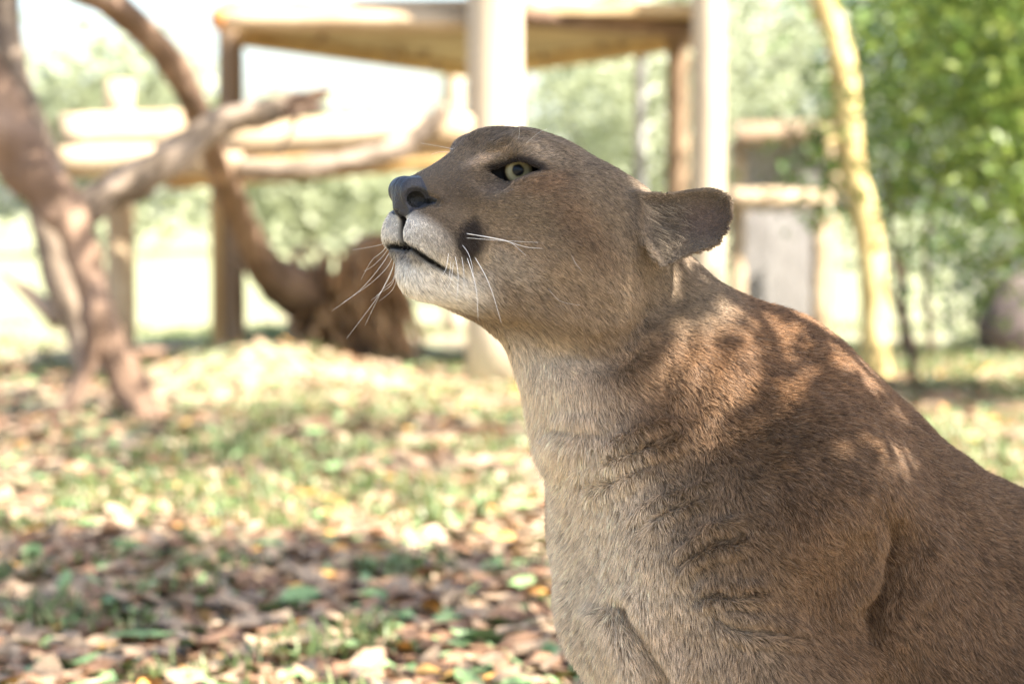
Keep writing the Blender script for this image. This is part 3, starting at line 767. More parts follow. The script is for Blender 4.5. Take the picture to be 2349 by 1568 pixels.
def surface_nets(h, lo, hi):
    CO = 6
    H0 = h * CO
    n = np.ceil((hi - lo) / H0).astype(int)
    g = np.stack(np.meshgrid(*[np.arange(k) for k in n], indexing='ij'), -1).reshape(-1, 3)
    ctr = (lo + (g + 0.5) * H0).astype(f32)
    dc = sdf(ctr)
    act = g[np.abs(dc) < H0 * 1.35 + 0.006]
    N = n * CO + 1
    fine = np.full(N[0] * N[1] * N[2], 9.0, f32)
    # sign for inactive blocks is not needed: surfaces never leave active blocks
    off = np.stack(np.meshgrid(*[np.arange(CO + 1)] * 3, indexing='ij'), -1).reshape(-1, 3)
    idx = (act[:, None, :] * CO + off[None]).reshape(-1, 3)
    flat = (idx[:, 0] * N[1] + idx[:, 1]) * N[2] + idx[:, 2]
    flat = np.unique(flat)
    ii = np.stack([flat // (N[1] * N[2]), flat // N[2] % N[1], flat % N[2]], -1)
    pts = (lo + ii * h).astype(f32)
    val = np.concatenate([sdf(c) for c in np.array_split(pts, max(1, len(pts) // 300000))])
    fine[flat] = val
    # cells
    offc = np.stack(np.meshgrid(*[np.arange(CO)] * 3, indexing='ij'), -1).reshape(-1, 3)
    cell = (act[:, None, :] * CO + offc[None]).reshape(-1, 3)
    cf = (cell[:, 0] * N[1] + cell[:, 1]) * N[2] + cell[:, 2]
    sx, sy = N[1] * N[2], N[2]
    cor = [dx * sx + dy * sy + dz for dx in (0, 1) for dy in (0, 1) for dz in (0, 1)]
    cv = np.stack([fine[cf + o] for o in cor], 1)
    neg = cv < 0
    mixed = neg.any(1) & ~neg.all(1)
    cell, cf, cv, neg = cell[mixed], cf[mixed], cv[mixed], neg[mixed]
    cpos = np.array([(dx, dy, dz) for dx in (0, 1) for dy in (0, 1) for dz in (0, 1)], f32)
    acc = np.zeros((len(cf), 3), f32); cnt = np.zeros(len(cf), f32)
    for a in range(8):
        for b_ in range(a + 1, 8):
            if bin(a ^ b_).count('1') != 1: continue
            cr = neg[:, a] != neg[:, b_]
            t = cv[:, a] / (cv[:, a] - cv[:, b_] + 1e-12)
            pos = cpos[a] + (cpos[b_] - cpos[a]) * t[:, None]
            acc[cr] += pos[cr]; cnt[cr] += 1
    V = lo + (cell + acc / cnt[:, None]) * h
    vid = np.full(len(fine), -1, np.int32); vid[cf] = np.arange(len(cf))
    quads = []
    for ax, (s, u, w) in enumerate(((sx, sy, 1), (sy, 1, sx), (1, sx, sy))):
        a, b_ = fine[cf], fine[cf + s]
        cr = (a < 0) != (b_ < 0)
        c0 = cf[cr]
        q = np.stack([vid[c0], vid[c0 - u], vid[c0 - u - w], vid[c0 - w]], 1)
        flip = a[cr] > 0
        q[flip] = q[flip][:, ::-1]
        quads.append(q)
    F = np.concatenate(quads)
    F = F[(F >= 0).all(1)]
    return V, F
def sdf_grad(p, e=0.0006):
    p = p.astype(f32)
    k = np.array([(1, -1, -1), (-1, -1, 1), (-1, 1, -1), (1, 1, 1)], f32)
    g = sum(k[i] * sdf(p + k[i] * f32(e))[:, None] for i in range(4))
    return g / (np.linalg.norm(g, axis=1, keepdims=True) + 1e-9)
import time
_t = time.time()
LO = np.array([-0.24, 1.90, -0.02]); HI = np.array([1.12, 2.90, 0.86])
CV, CF = surface_nets(0.0030, LO, HI)
# ------------------------------------------------------------------ refine face, carve folds
FOLDS = [  # polyline, half width px, depth m
    ([(1372, 1032), (1440, 1024), (1510, 1005), (1567, 975)], 9, 0.015),
    ([(1341, 1111), (1393, 1088), (1515, 1065)], 9, 0.0105),
    ([(1474, 1223), (1536, 1152), (1638, 1131)], 9, 0.0105),
    ([(1546, 1290), (1638, 1239), (1710, 1213)], 10, 0.014),
    ([(1590, 1368), (1640, 1352), (1690, 1348), (1770, 1352)], 9, 0.0105),
    ([(1640, 1410), (1700, 1428), (1781, 1450), (1850, 1452)], 9, 0.0105),
    ([(1393, 1351), (1433, 1392), (1480, 1484), (1515, 1545), (1530, 1620)], 20, 0.011),
    ([(2066, 1180), (2058, 1250), (2040, 1320), (2000, 1400), (1972, 1480)], 30, 0.012),
    ([(1512, 610), (1502, 680), (1476, 745), (1425, 800), (1350, 822), (1260, 800), (1160, 760), (1080, 730)], 34, 0.0060),
    ([(1590, 700), (1560, 790), (1500, 880), (1400, 930)], 26, 0.0025),
    ([(1640, 720), (1630, 820), (1580, 930), (1480, 985)], 22, 0.002),
    ([(1255, 960), (1330, 990), (1400, 985)], 14, 0.004),
    ([(1180, 320), (1240, 318)], 8, 0.002), ([(1095, 352), (1150, 345), (1180, 330)], 9, 0.002),
]
def fold_disp(p, nrm):
    pj = project(p); x, y = pj[:, 0].astype(f32), pj[:, 1].astype(f32)
    facing = np.clip((nrm @ -FWD + 0.05) / 0.3, 0, 1) * (pj[:, 2] < 2.32)
    out = np.zeros(len(p), f32)
    for pts, w, dep in FOLDS:
        pts = np.array(pts, float)
        m = (x > pts[:, 0].min() - 4 * w) & (x < pts[:, 0].max() + 4 * w) & (y > pts[:, 1].min() - 4 * w) & (y < pts[:, 1].max() + 4 * w)
        if not m.any(): continue
        wob = 5 * np.sin(x[m] / 23.0) + 4 * np.sin(y[m] / 17.0 + 1)
        d, t = line_d(x[m] + wob, y[m] + wob[::1], pts)
        end = np.clip(np.minimum(t, 1 - t) * 5, 0, 1)
        g = np.exp(-(d / w) ** 2) - 0.55 * np.exp(-((d - 2.2 * w) / (1.1 * w)) ** 2)
        out[m] += dep * g * end
    return out * facing

def refine(V, F, centers):
    """split faces around fine features, twice"""
    me_ = bpy.data.meshes.new('tmp')
    me_.from_pydata([], [], [])
    bm = bmesh.new()
    vs = [bm.verts.new(v) for v in V]
    for f in F: bm.faces.new([vs[i] for i in f])
    bm.verts.ensure_lookup_table()
    for c, r in centers:
        c = Vector(c); r2 = r * r
        sel = [e for e in bm.edges if (e.verts[0].co - c).length_squared < r2 and (e.verts[1].co - c).length_squared < r2]
        bmesh.ops.subdivide_edges(bm, edges=sel, cuts=1, use_grid_fill=True)
    bmesh.ops.triangulate(bm, faces=bm.faces[:])
    bm.verts.index_update()
    V2 = np.array([v.co for v in bm.verts]); F2 = np.array([[v.index for v in f.verts] for f in bm.faces], np.int32)
    bm.free()
    return V2, F2
CV, CF = refine(CV, CF, [(H(1000, 500, 0.02), 0.085), (H(1185, 392, 0.05), 0.034), (H(940, 460, 0.01), 0.042), (H(1185, 392, 0.05), 0.026), (EAR_O, 0.075)])
for it in range(3):
    m = (((CV - H(1280, 520, 0)) ** 2).sum(1) < 0.25 ** 2)
    q = CV[m].astype(f32)
    CV[m] = q - np.clip(sdf(q), -0.003, 0.003)[:, None] * 0.9 * sdf_grad(q)
def vnormals(V, F):
    n = np.cross(V[F[:, 1]] - V[F[:, 0]], V[F[:, 2]] - V[F[:, 0]])
    out = np.zeros_like(V)
    for k in range(3):
        for c in range(3): out[:, c] += np.bincount(F[:, k], n[:, c], len(V))
    return out / (np.linalg.norm(out, axis=1, keepdims=True) + 1e-12)
NRM = vnormals(CV, CF)
if ((NRM[::50] * sdf_grad(CV[::50].astype(f32))).sum(1)).mean() < 0:
    CF = CF[:, ::-1].copy(); NRM = -NRM
CV = CV - NRM * fold_disp(CV, NRM)[:, None]
_c = CV.astype(f32)
_bodyw = np.clip((project(_c)[:, 1] - 700) / 250, 0, 1)
CV = CV + NRM * (0.0022 * snoise(_c, 34.0, 0) * _bodyw + 0.0008 * snoise(_c, 90.0, 1))[:, None]
NRM = vnormals(CV, CF)

# ------------------------------------------------------------------ coat colours (markings; chest and nostril also carry painted light and shade)
def canon(p):
    """near-side twin of each point: head points mirror about the head plane, others about the body plane"""
    p = p.astype(f32)
    qh, bh = mirror(p, NH, PH0); qb, bb = mirror(p, NB, PB0)
    hw = ((p - H(1270, 520, 0)) ** 2).sum(1) < 0.22 ** 2
    return np.where(hw[:, None], qh, qb)
def sstep(x, a, b):
    t = np.clip((x - a) / (b - a), 0, 1)
    return t * t * (3 - 2 * t)
def blob(x, y, cx, cy, rx, ry, ang=0, soft=0.45):
    a = math.radians(ang); u = (x - cx) * math.cos(a) + (y - cy) * math.sin(a); v = -(x - cx) * math.sin(a) + (y - cy) * math.cos(a)
    r = np.sqrt((u / rx) ** 2 + (v / ry) ** 2)
    return 1 - sstep(r, 1 - soft, 1 + soft)
TAWNY = (0.166, 0.099, 0.053); GREY = (0.212, 0.160, 0.109); CREAM = (0.80, 0.67, 0.51); WHITE = (0.80, 0.76, 0.69)
DARK = (0.030, 0.021, 0.016); BLACK = (0.010, 0.009, 0.009); RUST = (0.235, 0.128, 0.064); WARM = (0.350, 0.255, 0.165)
def paint(p, nrm):
    q = canon(p)
    pj = project(q); x, y = pj[:, 0], pj[:, 1]
    nz = snoise(p.astype(f32), 25.0, 2); nf = snoise(p.astype(f32), 110.0, 3)
    x = x + 9 * nz; y = y + 9 * snoise(p.astype(f32), 30.0, 1)
    C = np.tile(np.array(TAWNY), (len(p), 1))
    def mix(col_, w):
        w = np.clip(w, 0, 1)[:, None]
        C[:] = C * (1 - w) + np.array(col_) * w
    # pale chest and throat, paler still for painted ground bounce; strip follows front silhouette
    fx = np.interp(y, [640, 700, 760, 830, 900, 1000, 1100, 1250, 1400, 1568, 2400], [1070, 1140, 1230, 1315, 1375, 1410, 1440, 1480, 1530, 1600, 1700])
    mix(WARM, (1 - sstep(x, fx - 20, fx + 380)) * sstep(y, 640, 720) * 0.9)
    mix(CREAM, (1 - sstep(x, fx - 70, fx + 130)) * sstep(y, 690, 760) * 0.95)
    mix(CREAM, blob(x, y, 1560, 1470, 170, 110, 20, 0.7) * 0.35)
    mix(RUST, blob(x, y, 1740, 760, 340, 120, 26, 0.7) * 0.7)
    mix(RUST, blob(x, y, 1520, 930, 170, 110, 10, 0.8) * 0.5)
    mix(RUST, blob(x, y, 1560, 1500, 150, 90, 20, 0.8) * 0.35)
    # head
    hw = 1 - sstep(np.linalg.norm(q - H(1270, 500, 0.03), axis=1), 0.15, 0.21)
    mix(GREY, hw * (1 - sstep(y, 690, 830)) * 0.95)
    mix(WARM, blob(x, y, 1250, 640, 220, 110, 12, 0.7) * 0.75)
    mix(WARM, blob(x, y, 1140, 560, 120, 60, 10, 0.8) * 0.45)
    mix(RUST, blob(x, y, 1330, 500, 120, 40, 55, 0.8) * 0.40)
    mix(RUST, blob(x, y, 1250, 415, 60, 22, -10, 0.8) * 0.5)
    mix((0.09, 0.063, 0.043), blob(x, y, 1060, 440, 90, 50, -15, 0.8) * 0.55)
    mix((0.08, 0.058, 0.041), blob(x, y, 1130, 320, 80, 20, -14, 0.8) * 0.5)
    mix((0.08, 0.058, 0.041), blob(x, y, 1350, 545, 60, 30, 40, 0.8) * 0.45)
    mix((0.50, 0.38, 0.28), blob(x, y, 1125, 364, 46, 10, -20, 0.7) * 0.85)
    mix((0.40, 0.32, 0.24), blob(x, y, 1240, 345, 55, 18, 25, 0.8) * 0.7)
    mix((0.30, 0.22, 0.16), blob(x, y, 1170, 430, 40, 9, 0, 0.8) * 0.5)
    # muzzle
    mix((0.46, 0.39, 0.31), blob(x, y, 1150, 600, 85, 34, 16, 0.7) * 0.75)
    mix(WHITE, blob(x, y, 985, 645, 125, 60, 8, 0.5) * 0.92)
    mix(WHITE, blob(x, y, 930, 535, 110, 46, 20, 0.4) * 0.9)
    mix((0.14, 0.11, 0.085), blob(x, y, 1000, 560, 50, 22, 25, 0.9) * 0.45)
    mix((0.08, 0.06, 0.05), blob(x, y, 950, 592, 36, 12, 28, 0.9) * 0.55)
    mix(DARK, blob(x + 6 * nf, y + 6 * nf, 1088, 560, 28, 50, 22, 0.55) * (1.0 + 0.35 * nf))
    mix(DARK, blob(x + 8 * nf, y + 8 * nf, 1045, 535, 42, 26, 15, 0.9) * (0.42 + 0.3 * nf))
    x0, y0 = pj[:, 0], pj[:, 1]
    front = hw > 0.4
    # lips
    md, mt = line_d(x0.astype(f32), y0.astype(f32), np.array(MOUTH))
    mix(BLACK, np.exp(-(md / np.interp(x0, [905, 940, 990, 1040], [5.0, 8.5, 8.0, 4.0])) ** 2) * 1.25 * front * (1 - 0.85 * sstep(x0, 1000, 1070)))
    lat = (q - PH0) @ NH
    mix(BLACK, (1 - sstep(np.abs(lat), 0.0050, 0.0085)) * (y0 > 478) * (y0 < 562) * (x0 < 960))
    # eye rim and ears
    es = poly_sd(x0.astype(f32), y0.astype(f32), EYE_OPEN)
    eyen = np.linalg.norm(q - EYE_C, axis=1) < 0.045
    mix((0.030, 0.022, 0.018), (1 - sstep(es, np.where(y0 < 390, 10, 2), np.where(y0 < 390, 21, 9))) * eyen * np.where(y0 < 393, 1.0, 0.55))
    mix((0.03, 0.022, 0.018), blob(x0, y0, 1140, 392, 26, 11, 20, 0.5) * eyen)
    inear = -poly_sd(x0.astype(f32), y0.astype(f32), EAR)
    earw = ((q - EAR_O) @ NE > -0.045) & (x0 > 1440)
    mix((0.155, 0.120, 0.088), sstep(inear, 2, 14) * earw * 0.8)
    mix((0.150, 0.103, 0.078), blob(x0, y0, 1615, 505, 55, 40, 0, 0.6) * earw * 0.9)
    NOSEMASK = nosemask(q, x0, y0)
    C[NOSEMASK > 0.5] = (0.034, 0.034, 0.039)
    C[(es < 2.0) & eyen] = BLACK
    C[(blob(x0, y0, 954, 457, 21, 19, 0, 0.1) + blob(x0, y0, 980, 461, 24, 6, 0, 0.2) > 0.5) & (NOSEMASK > 0.5)] = (0.003, 0.003, 0.003)  # nostril hollow: its inner shade is painted into the colour
    return np.clip(C, 0, 1)
NOSE_POLY = [(880, 425), (893, 404), (915, 398), (948, 396), (967, 406), (978, 428), (984, 448), (1004, 456), (1000, 466), (975, 474), (950, 482), (930, 498), (918, 512), (900, 512), (880, 480)]
def nosemask(q, x0, y0):
    s_ = poly_sd(x0.astype(f32), y0.astype(f32), NOSE_POLY)
    nearn = np.linalg.norm(q - H(945, 450, 0.01), axis=1) < 0.045
    return ((s_ < 0) & nearn).astype(float)
COL = paint(CV, NRM)
body = np_mesh('body', CV, CF)
body['label'] = 'tawny fur-covered body of the cougar'
ca = body.data.color_attributes.new('coat', 'FLOAT_COLOR', 'POINT')
ca.data.foreach_set('color', np.concatenate([COL, np.ones((len(COL), 1))], 1).astype(f32).ravel())
_qc = canon(CV); _pj = project(_qc)
NOSE = nosemask(_qc, _pj[:, 0], _pj[:, 1])
EYEH = ((poly_sd(_pj[:, 0].astype(f32), _pj[:, 1].astype(f32), EYE_OPEN) < 2.0) & (np.linalg.norm(_qc - EYE_C, axis=1) < 0.045)).astype(float)
_lat = (_qc - PH0) @ NH
_md, _mt = line_d(_pj[:, 0].astype(f32), _pj[:, 1].astype(f32), np.array(MOUTH))
_fr = np.linalg.norm(_qc - H(960, 540, 0.02), axis=1) < 0.08
BARE = (_fr & (np.abs(_lat) < 0.0078) & (_pj[:, 1] > 478) & (_pj[:, 1] < 562) & (_pj[:, 0] < 965)) | (_fr & (_md < 4.5) & (_pj[:, 0] < 1005))
na = body.data.attributes.new('leather', 'FLOAT', 'POINT'); na.data.foreach_set('value', NOSE.astype(f32))
m, n, l, b = new_mat('cougar_skin')
at = n.new('ShaderNodeAttribute'); at.attribute_name = 'coat'
al = n.new('ShaderNodeAttribute'); al.attribute_name = 'leather'
mul = n.new('ShaderNodeMix'); mul.data_type = 'RGBA'; mul.blend_type = 'MULTIPLY'; mul.inputs[0].default_value = 1
gm = n.new('ShaderNodeMapRange'); gm.inputs[3].default_value = 0.45; gm.inputs[4].default_value = 1.0
l.new(al.outputs['Fac'], gm.inputs[0]); l.new(gm.outputs[0], mul.inputs[7]); l.new(at.outputs['Color'], mul.inputs[6])
l.new(mul.outputs[2], b.inputs['Base Color'])
rr = n.new('ShaderNodeMapRange'); rr.inputs[3].default_value = 0.95; rr.inputs[4].default_value = 0.45
b.inputs['Specular IOR Level'].default_value = 0.22
l.new(al.outputs['Fac'], rr.inputs[0]); l.new(rr.outputs[0], b.inputs['Roughness'])
vo = n.new('ShaderNodeTexVoronoi'); vo.inputs['Scale'].default_value = 520
bp = n.new('ShaderNodeBump'); bp.inputs['Distance'].default_value = 0.0005
l.new(vo.outputs[0], bp.inputs['Height']); l.new(al.outputs['Fac'], bp.inputs['Strength']); l.new(bp.outputs[0], b.inputs['Normal'])
tc = n.new('ShaderNodeTexCoord'); l.new(tc.outputs['Object'], vo.inputs['Vector'])
body.data.materials.append(m)
cougar = empty('cougar', (float(B(1900, 1500, 0)[0]), float(B(1900, 1500, 0)[1]), 0.0),
               'tawny cougar sitting on the leaf litter with raised head, looking up past the logs', 'cougar')
adopt(body, cougar)

# ------------------------------------------------------------------ eyes
m, n, l, b = new_mat('cougar_eye')
tc = n.new('ShaderNodeTexCoord'); sep = n.new('ShaderNodeSeparateXYZ'); l.new(tc.outputs['Object'], sep.inputs[0])
cb = n.new('ShaderNodeCombineXYZ'); l.new(sep.outputs[0], cb.inputs[0]); l.new(sep.outputs[1], cb.inputs[1])
ln = n.new('ShaderNodeVectorMath'); ln.operation = 'LENGTH'; l.new(cb.outputs[0], ln.inputs[0])
mr = n.new('ShaderNodeMapRange'); mr.inputs[1].default_value = 0; mr.inputs[2].default_value = EYE_R; l.new(ln.outputs['Value'], mr.inputs[0])
nt = n.new('ShaderNodeTexNoise'); nt.inputs['Scale'].default_value = 420; l.new(tc.outputs['Object'], nt.inputs['Vector'])
ad = n.new('ShaderNodeMath'); ad.operation = 'MULTIPLY_ADD'; ad.inputs[1].default_value = 0.07; l.new(nt.outputs[0], ad.inputs[0]); l.new(mr.outputs[0], ad.inputs[2])
rp = n.new('ShaderNodeValToRGB'); cr = rp.color_ramp
cr.elements[0].position = 0.0; cr.elements[0].color = (0.004, 0.005, 0.007, 1)
cr.elements[1].position = 0.30; cr.elements[1].color = (0.004, 0.005, 0.007, 1)
for pos, c in ((0.33, (0.06, 0.05, 0.025)), (0.39, (0.22, 0.19, 0.105)), (0.55, (0.29, 0.26, 0.16)), (0.70, (0.18, 0.15, 0.08)), (0.77, (0.02, 0.015, 0.01)), (0.84, (0.008, 0.006, 0.005))):
    e = cr.elements.new(pos); e.color = (*c, 1)
l.new(ad.outputs[0], rp.inputs[0]); l.new(rp.outputs[0], b.inputs['Base Color'])
b.inputs['Roughness'].default_value = 0.35
b.inputs['Coat Weight'].default_value = 0.3; b.inputs['Coat Roughness'].default_value = 0.02; b.inputs['Coat IOR'].default_value = 1.34
b.inputs['Specular IOR Level'].default_value = 0.1
bm = bmesh.new()
bmesh.ops.create_uvsphere(bm, u_segments=48, v_segments=32, radius=EYE_R)
for v in bm.verts:                                   # cornea bulge
    r = math.hypot(v.co.x, v.co.y)
    if v.co.z > 0: v.co.z += 0.0016 * max(0, 1 - (r / 0.0125) ** 2) ** 1.0
ev = bpy.data.meshes.new('eye'); bm.to_mesh(ev); bm.free()
ev.polygons.foreach_set('use_smooth', [True] * len(ev.polygons)); ev.materials.append(m)
def mirror_head(v): return v - 2 * ((v - PH0) @ NH) * NH
def mirror_dir(v): return v - 2 * (v @ NH) * NH
for c, g in ((EYE_C, GAZE), (mirror_head(EYE_C), mirror_dir(GAZE))):
    eo = bpy.data.objects.new('eye', ev); col.objects.link(eo)
    eo.location = c; eo.rotation_mode = 'QUATERNION'; eo.rotation_quaternion = Vector(g).to_track_quat('Z', 'Y')
    eo.parent = body

# ------------------------------------------------------------------ fur
FLOW = [  # px, py, direction in the picture plane (x right, y down), lift
    (950, 395, 1, -.35), (1000, 372, .85, -.6), (1040, 330, .7, -.75), (1120, 300, .95, -.3), (1200, 295, 1, .05), (1300, 330, .9, .4), (1400, 390, .85, .55),
    (1030, 420, 1, -.1), (1100, 370, .9, -.45), (1180, 345, .75, -.55), (1240, 355, .95, -.1), (1300, 400, .95, .3), (1000, 470, 1, .12), (1080, 470, 1, .2),
    (1170, 450, 1, .12), (1250, 470, .95, .25), (1350, 480, .85, .5), (950, 520, .55, .8), (890, 520, -.15, 1), (1000, 560, .45, .9), (1080, 560, .5, .8), (1150, 600, .9, .45),
    (1250, 600, .85, .55), (1350, 620, .7, .75), (1440, 640, .5, .9), (920, 610, .1, 1), (970, 660, .4, .9), (1060, 670, .75, .65), (1200, 700, .75, .6), (1330, 740, .65, .8),
    (1440, 520, .6, .6), (1120, 780, .6, .8), (1220, 900, .25, 1), (1260, 1050, .1, 1), (1290, 1250, .05, 1), (1330, 1450, .1, 1), (1350, 900, .45, .85), (1450, 850, .6, .75),
    (1400, 1080, .3, .95), (1550, 780, .7, .65), (1550, 950, .6, .8), (1500, 1200, .45, .9), (1650, 680, .95, .4), (1700, 850, .85, .55), (1850, 760, .85, .55), (1750, 1050, .75, .65),
    (1650, 1250, .7, .7), (1550, 1400, .5, .85), (1450, 1350, .25, 1), (1900, 950, .7, .7), (1850, 1200, .6, .8), (1750, 1400, .75, .6), (1900, 1400, .6, .8), (2050, 950, .8, .62),
    (2100, 1200, .65, .75), (2250, 1150, .78, .65), (2200, 1400, .6, .8), (2500, 1500, .7, .7), (1700, 1600, .1, 1), (1450, 1600, .1, 1), (2200, 1900, -.2, 1),
    (1520, 450, .9, -.1), (1600, 445, .95, -.3), (1665, 470, .9, -.3), (1670, 520, .9, .4), (1600, 570, .7, .6), (1530, 600, .3, .95), (1500, 500, .75, .65), (1540, 520, .8, .55), (1590, 510, .8, .45),
]
FL = np.array(FLOW, f32)
def flow_field(q):
    pj = project(q); x, y = pj[:, 0].astype(f32), pj[:, 1].astype(f32)
    num = np.zeros((len(q), 2), f32); den = np.zeros(len(q), f32)
    for fx_, fy_, dx, dy in FL:
        n_ = math.hypot(dx, dy)
        w = 1 / (((x - fx_) ** 2 + (y - fy_) ** 2) + 900) ** 1.6
        num[:, 0] += w * f32(dx / n_); num[:, 1] += w * f32(dy / n_); den += w
    return num / den[:, None]
def make_fur(name, total):
    r = np.random.default_rng(3)
    tri = CV[CF]
    area = np.linalg.norm(np.cross(tri[:, 1] - tri[:, 0], tri[:, 2] - tri[:, 0]), axis=1) / 2
    cen = tri.mean(1); fn = NRM[CF].mean(1)
    toc = CAM - cen; toc /= np.linalg.norm(toc, axis=1, keepdims=True)
    vis = (fn * toc).sum(1)
    pj = project(cen)
    inview = (pj[:, 0] > -80) & (pj[:, 0] < 2430) & (pj[:, 1] > -80) & (pj[:, 1] < 1680)
    hd = np.linalg.norm(cen - H(1270, 520, 0.0), axis=1)
    dens = np.where(hd < 0.2, 2.0, 1.0) * np.where((vis > -0.35), 1.0, 0.35) * np.where(inview, 1.0, 0.22)
    bad = np.maximum(np.maximum(NOSE, EYEH), BARE)[CF].max(1) > 0.5
    dens[bad] = 0
    w = area * dens; w /= w.sum()
    idx = r.choice(len(CF), size=total, p=w)
    u, v = r.random(total), r.random(total)
    fl = u + v > 1; u[fl], v[fl] = 1 - u[fl], 1 - v[fl]
    bc = np.stack([1 - u - v, u, v], 1)[:, :, None]
    root = (CV[CF[idx]] * bc).sum(1); nr = (NRM[CF[idx]] * bc).sum(1); nr /= np.linalg.norm(nr, axis=1, keepdims=True)
    colr = (COL[CF[idx]] * bc).sum(1)
    q = canon(root)
    pj = project(q); x, y = pj[:, 0], pj[:, 1]
    f2 = flow_field(q)
    ang = 0.30 * snoise(root.astype(f32), 70.0, 0) + 0.40 * snoise(root.astype(f32), 210.0, 1)
    bodyw = sstep(np.linalg.norm(root - H(1240, 510, 0.0), axis=1), 0.15, 0.23)
    ang = ang * (0.5 + 0.45 * bodyw) + r.normal(0, 0.20, total)
    ca_, sa_ = np.cos(ang), np.sin(ang)
    f2 = np.stack([f2[:, 0] * ca_ - f2[:, 1] * sa_, f2[:, 0] * sa_ + f2[:, 1] * ca_], 1)
    d3 = f2[:, :1] * RGT - f2[:, 1:] * UPV
    # the far side runs the mirrored way
    hw = ((root - H(1270, 520, 0)) ** 2).sum(1) < 0.22 ** 2
    bh = (root - PH0) @ NH; bb = (root - PB0) @ NB
    far_h = hw & (bh < 0); far_b = ~hw & (bb < 0)
    d3[far_h] -= 2 * (d3[far_h] @ NH)[:, None] * NH
    d3[far_b] -= 2 * (d3[far_b] @ NB)[:, None] * NB
    d3 = d3 - (d3 * nr).sum(1, keepdims=True) * nr
    d3 /= np.linalg.norm(d3, axis=1, keepdims=True) + 1e-6
    # lengths
    L = 0.0056 + 0.0045 * bodyw
    L = np.where((y > 560) & (x < 1500) & (bodyw < 0.9), L + 0.005 * sstep(y, 560, 720), L)
    L *= np.interp(np.linalg.norm(q - H(960, 440, 0.0), axis=1), [0, 0.03, 0.09, 0.15], [0.35, 0.5, 0.85, 1.0])
    chest = (1 - sstep(x, 1330, 1560)) * sstep(y, 760, 950)
    L += 0.005 * chest
    inear = -poly_sd(x.astype(f32), y.astype(f32), EAR)
    earf = (x > 1470) & (inear > -16) & (((q - EAR_O) @ NE) > -0.035) & hw
    tuft = earf & (x < 1600) & (inear > 16) & (y > 462)
    L = np.where(earf, 0.0034, L)
    L = np.where(tuft, np.where(r.random(total) < 0.07 * (1 - sstep(x, 1490, 1600)), 0.018, 0.0034), L)
    colr[tuft & (L > 0.01)] = (0.25, 0.205, 0.15)
    es = poly_sd(x.astype(f32), y.astype(f32), EYE_OPEN)
    nearE = np.linalg.norm(q - EYE_C, axis=1) < 0.045
    L = np.where(nearE, np.minimum(L, 0.0016 + 0.00022 * np.maximum(es, 0)), L)
    L *= r.uniform(0.65, 1.2, total)
    lift = (0.30 + 0.14 * bodyw + 0.15 * chest) * r.uniform(0.6, 1.35, total) + 0.10 * np.clip(snoise(root.astype(f32), 120.0, 2), -1, 1) * bodyw
    lift = np.where(tuft & (L > 0.008), 0.5, np.clip(lift, 0.1, 0.9))[:, None]
    dir0 = nr * lift + d3 * (1 - lift); dir0 /= np.linalg.norm(dir0, axis=1, keepdims=True)
    K = 5
    t = np.linspace(0, 1, K)
    bend = r.uniform(0.15, 0.5, total)[:, None]
    grav = np.array([0, 0, -0.12])
    pts = np.zeros((total, K, 3), f32)
    for k in range(K):
        s_ = t[k]
        off = dir0 * s_ + (d3 * 0.45 - nr * 0.28 + grav) * bend * s_ * s_
        pts[:, k] = root - nr * 0.0006 + off * L[:, None]
    # clump tips: hashed cells on a warped grid
    wp = root + 0.004 * np.stack([snoise(root.astype(f32), 150.0, k) for k in range(3)], 1)
    cell = np.where(bodyw[:, None] > 0.5, 0.0040, 0.0028)
    key = np.floor(wp / cell).astype(np.int64)
    kid = (key[:, 0] * 73856093) ^ (key[:, 1] * 19349663) ^ (key[:, 2] * 83492791)
    _, inv, cnt = np.unique(kid, return_inverse=True, return_counts=True)
    mean_tip = np.stack([np.bincount(inv, pts[:, -1, k]) / cnt for k in range(3)], 1)
    cl = (0.12 + 0.20 * bodyw) * (r.random(total) < 0.8)
    cl = np.where(earf, 0.05, cl)
    clump_tone = np.clip(r.normal(1, 0.19, len(cnt)), 0.5, 1.6)[inv]
    for k in range(1, K):
        wgt = (cl * t[k] ** 1.5)[:, None]
        pts[:, k] = pts[:, k] * (1 - wgt) + (mean_tip[inv] - pts[:, -1] * 0 - (pts[:, -1] - pts[:, k])) * wgt
    tone = r.normal(1.0, 0.24, total) * (0.6 + 0.4 * clump_tone) * clump_tone ** 0.5
    colr = colr * np.clip(tone, 0.45, 1.6)[:, None]
    dk = (r.random(total) < 0.22) & (bodyw * 0 + colr.mean(1) < 0.4)
    colr[dk] *= 0.38
    lt = (r.random(total) < 0.08) & (colr.mean(1) > 0.08)
    colr[lt] = colr[lt] * 0.6 + np.array((0.36, 0.29, 0.22)) * 0.4
    hc = bpy.data.hair_curves.new(name)
    hc.add_curves([K] * total)
    hc.attributes['position'].data.foreach_set('vector', pts.ravel())
    rad = hc.attributes.get('radius') or hc.attributes.new('radius', 'FLOAT', 'POINT')
    base = (0.00013 + 0.00004 * bodyw)[:, None] * np.array([1.0, 1.0, 0.85, 0.6, 0.15])
    rad.data.foreach_set('value', base.astype(f32).ravel())
    ca2 = hc.attributes.new('coat', 'FLOAT_COLOR', 'CURVE')
    ca2.data.foreach_set('color', np.concatenate([np.clip(colr, 0, 1), np.ones((total, 1))], 1).astype(f32).ravel())
    o = bpy.data.objects.new(name, hc); col.objects.link(o)
    m, n, l, b = new_mat('cougar_fur')
    at = n.new('ShaderNodeAttribute'); at.attribute_name = 'coat'
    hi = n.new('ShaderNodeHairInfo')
    rp = n.new('ShaderNodeValToRGB')
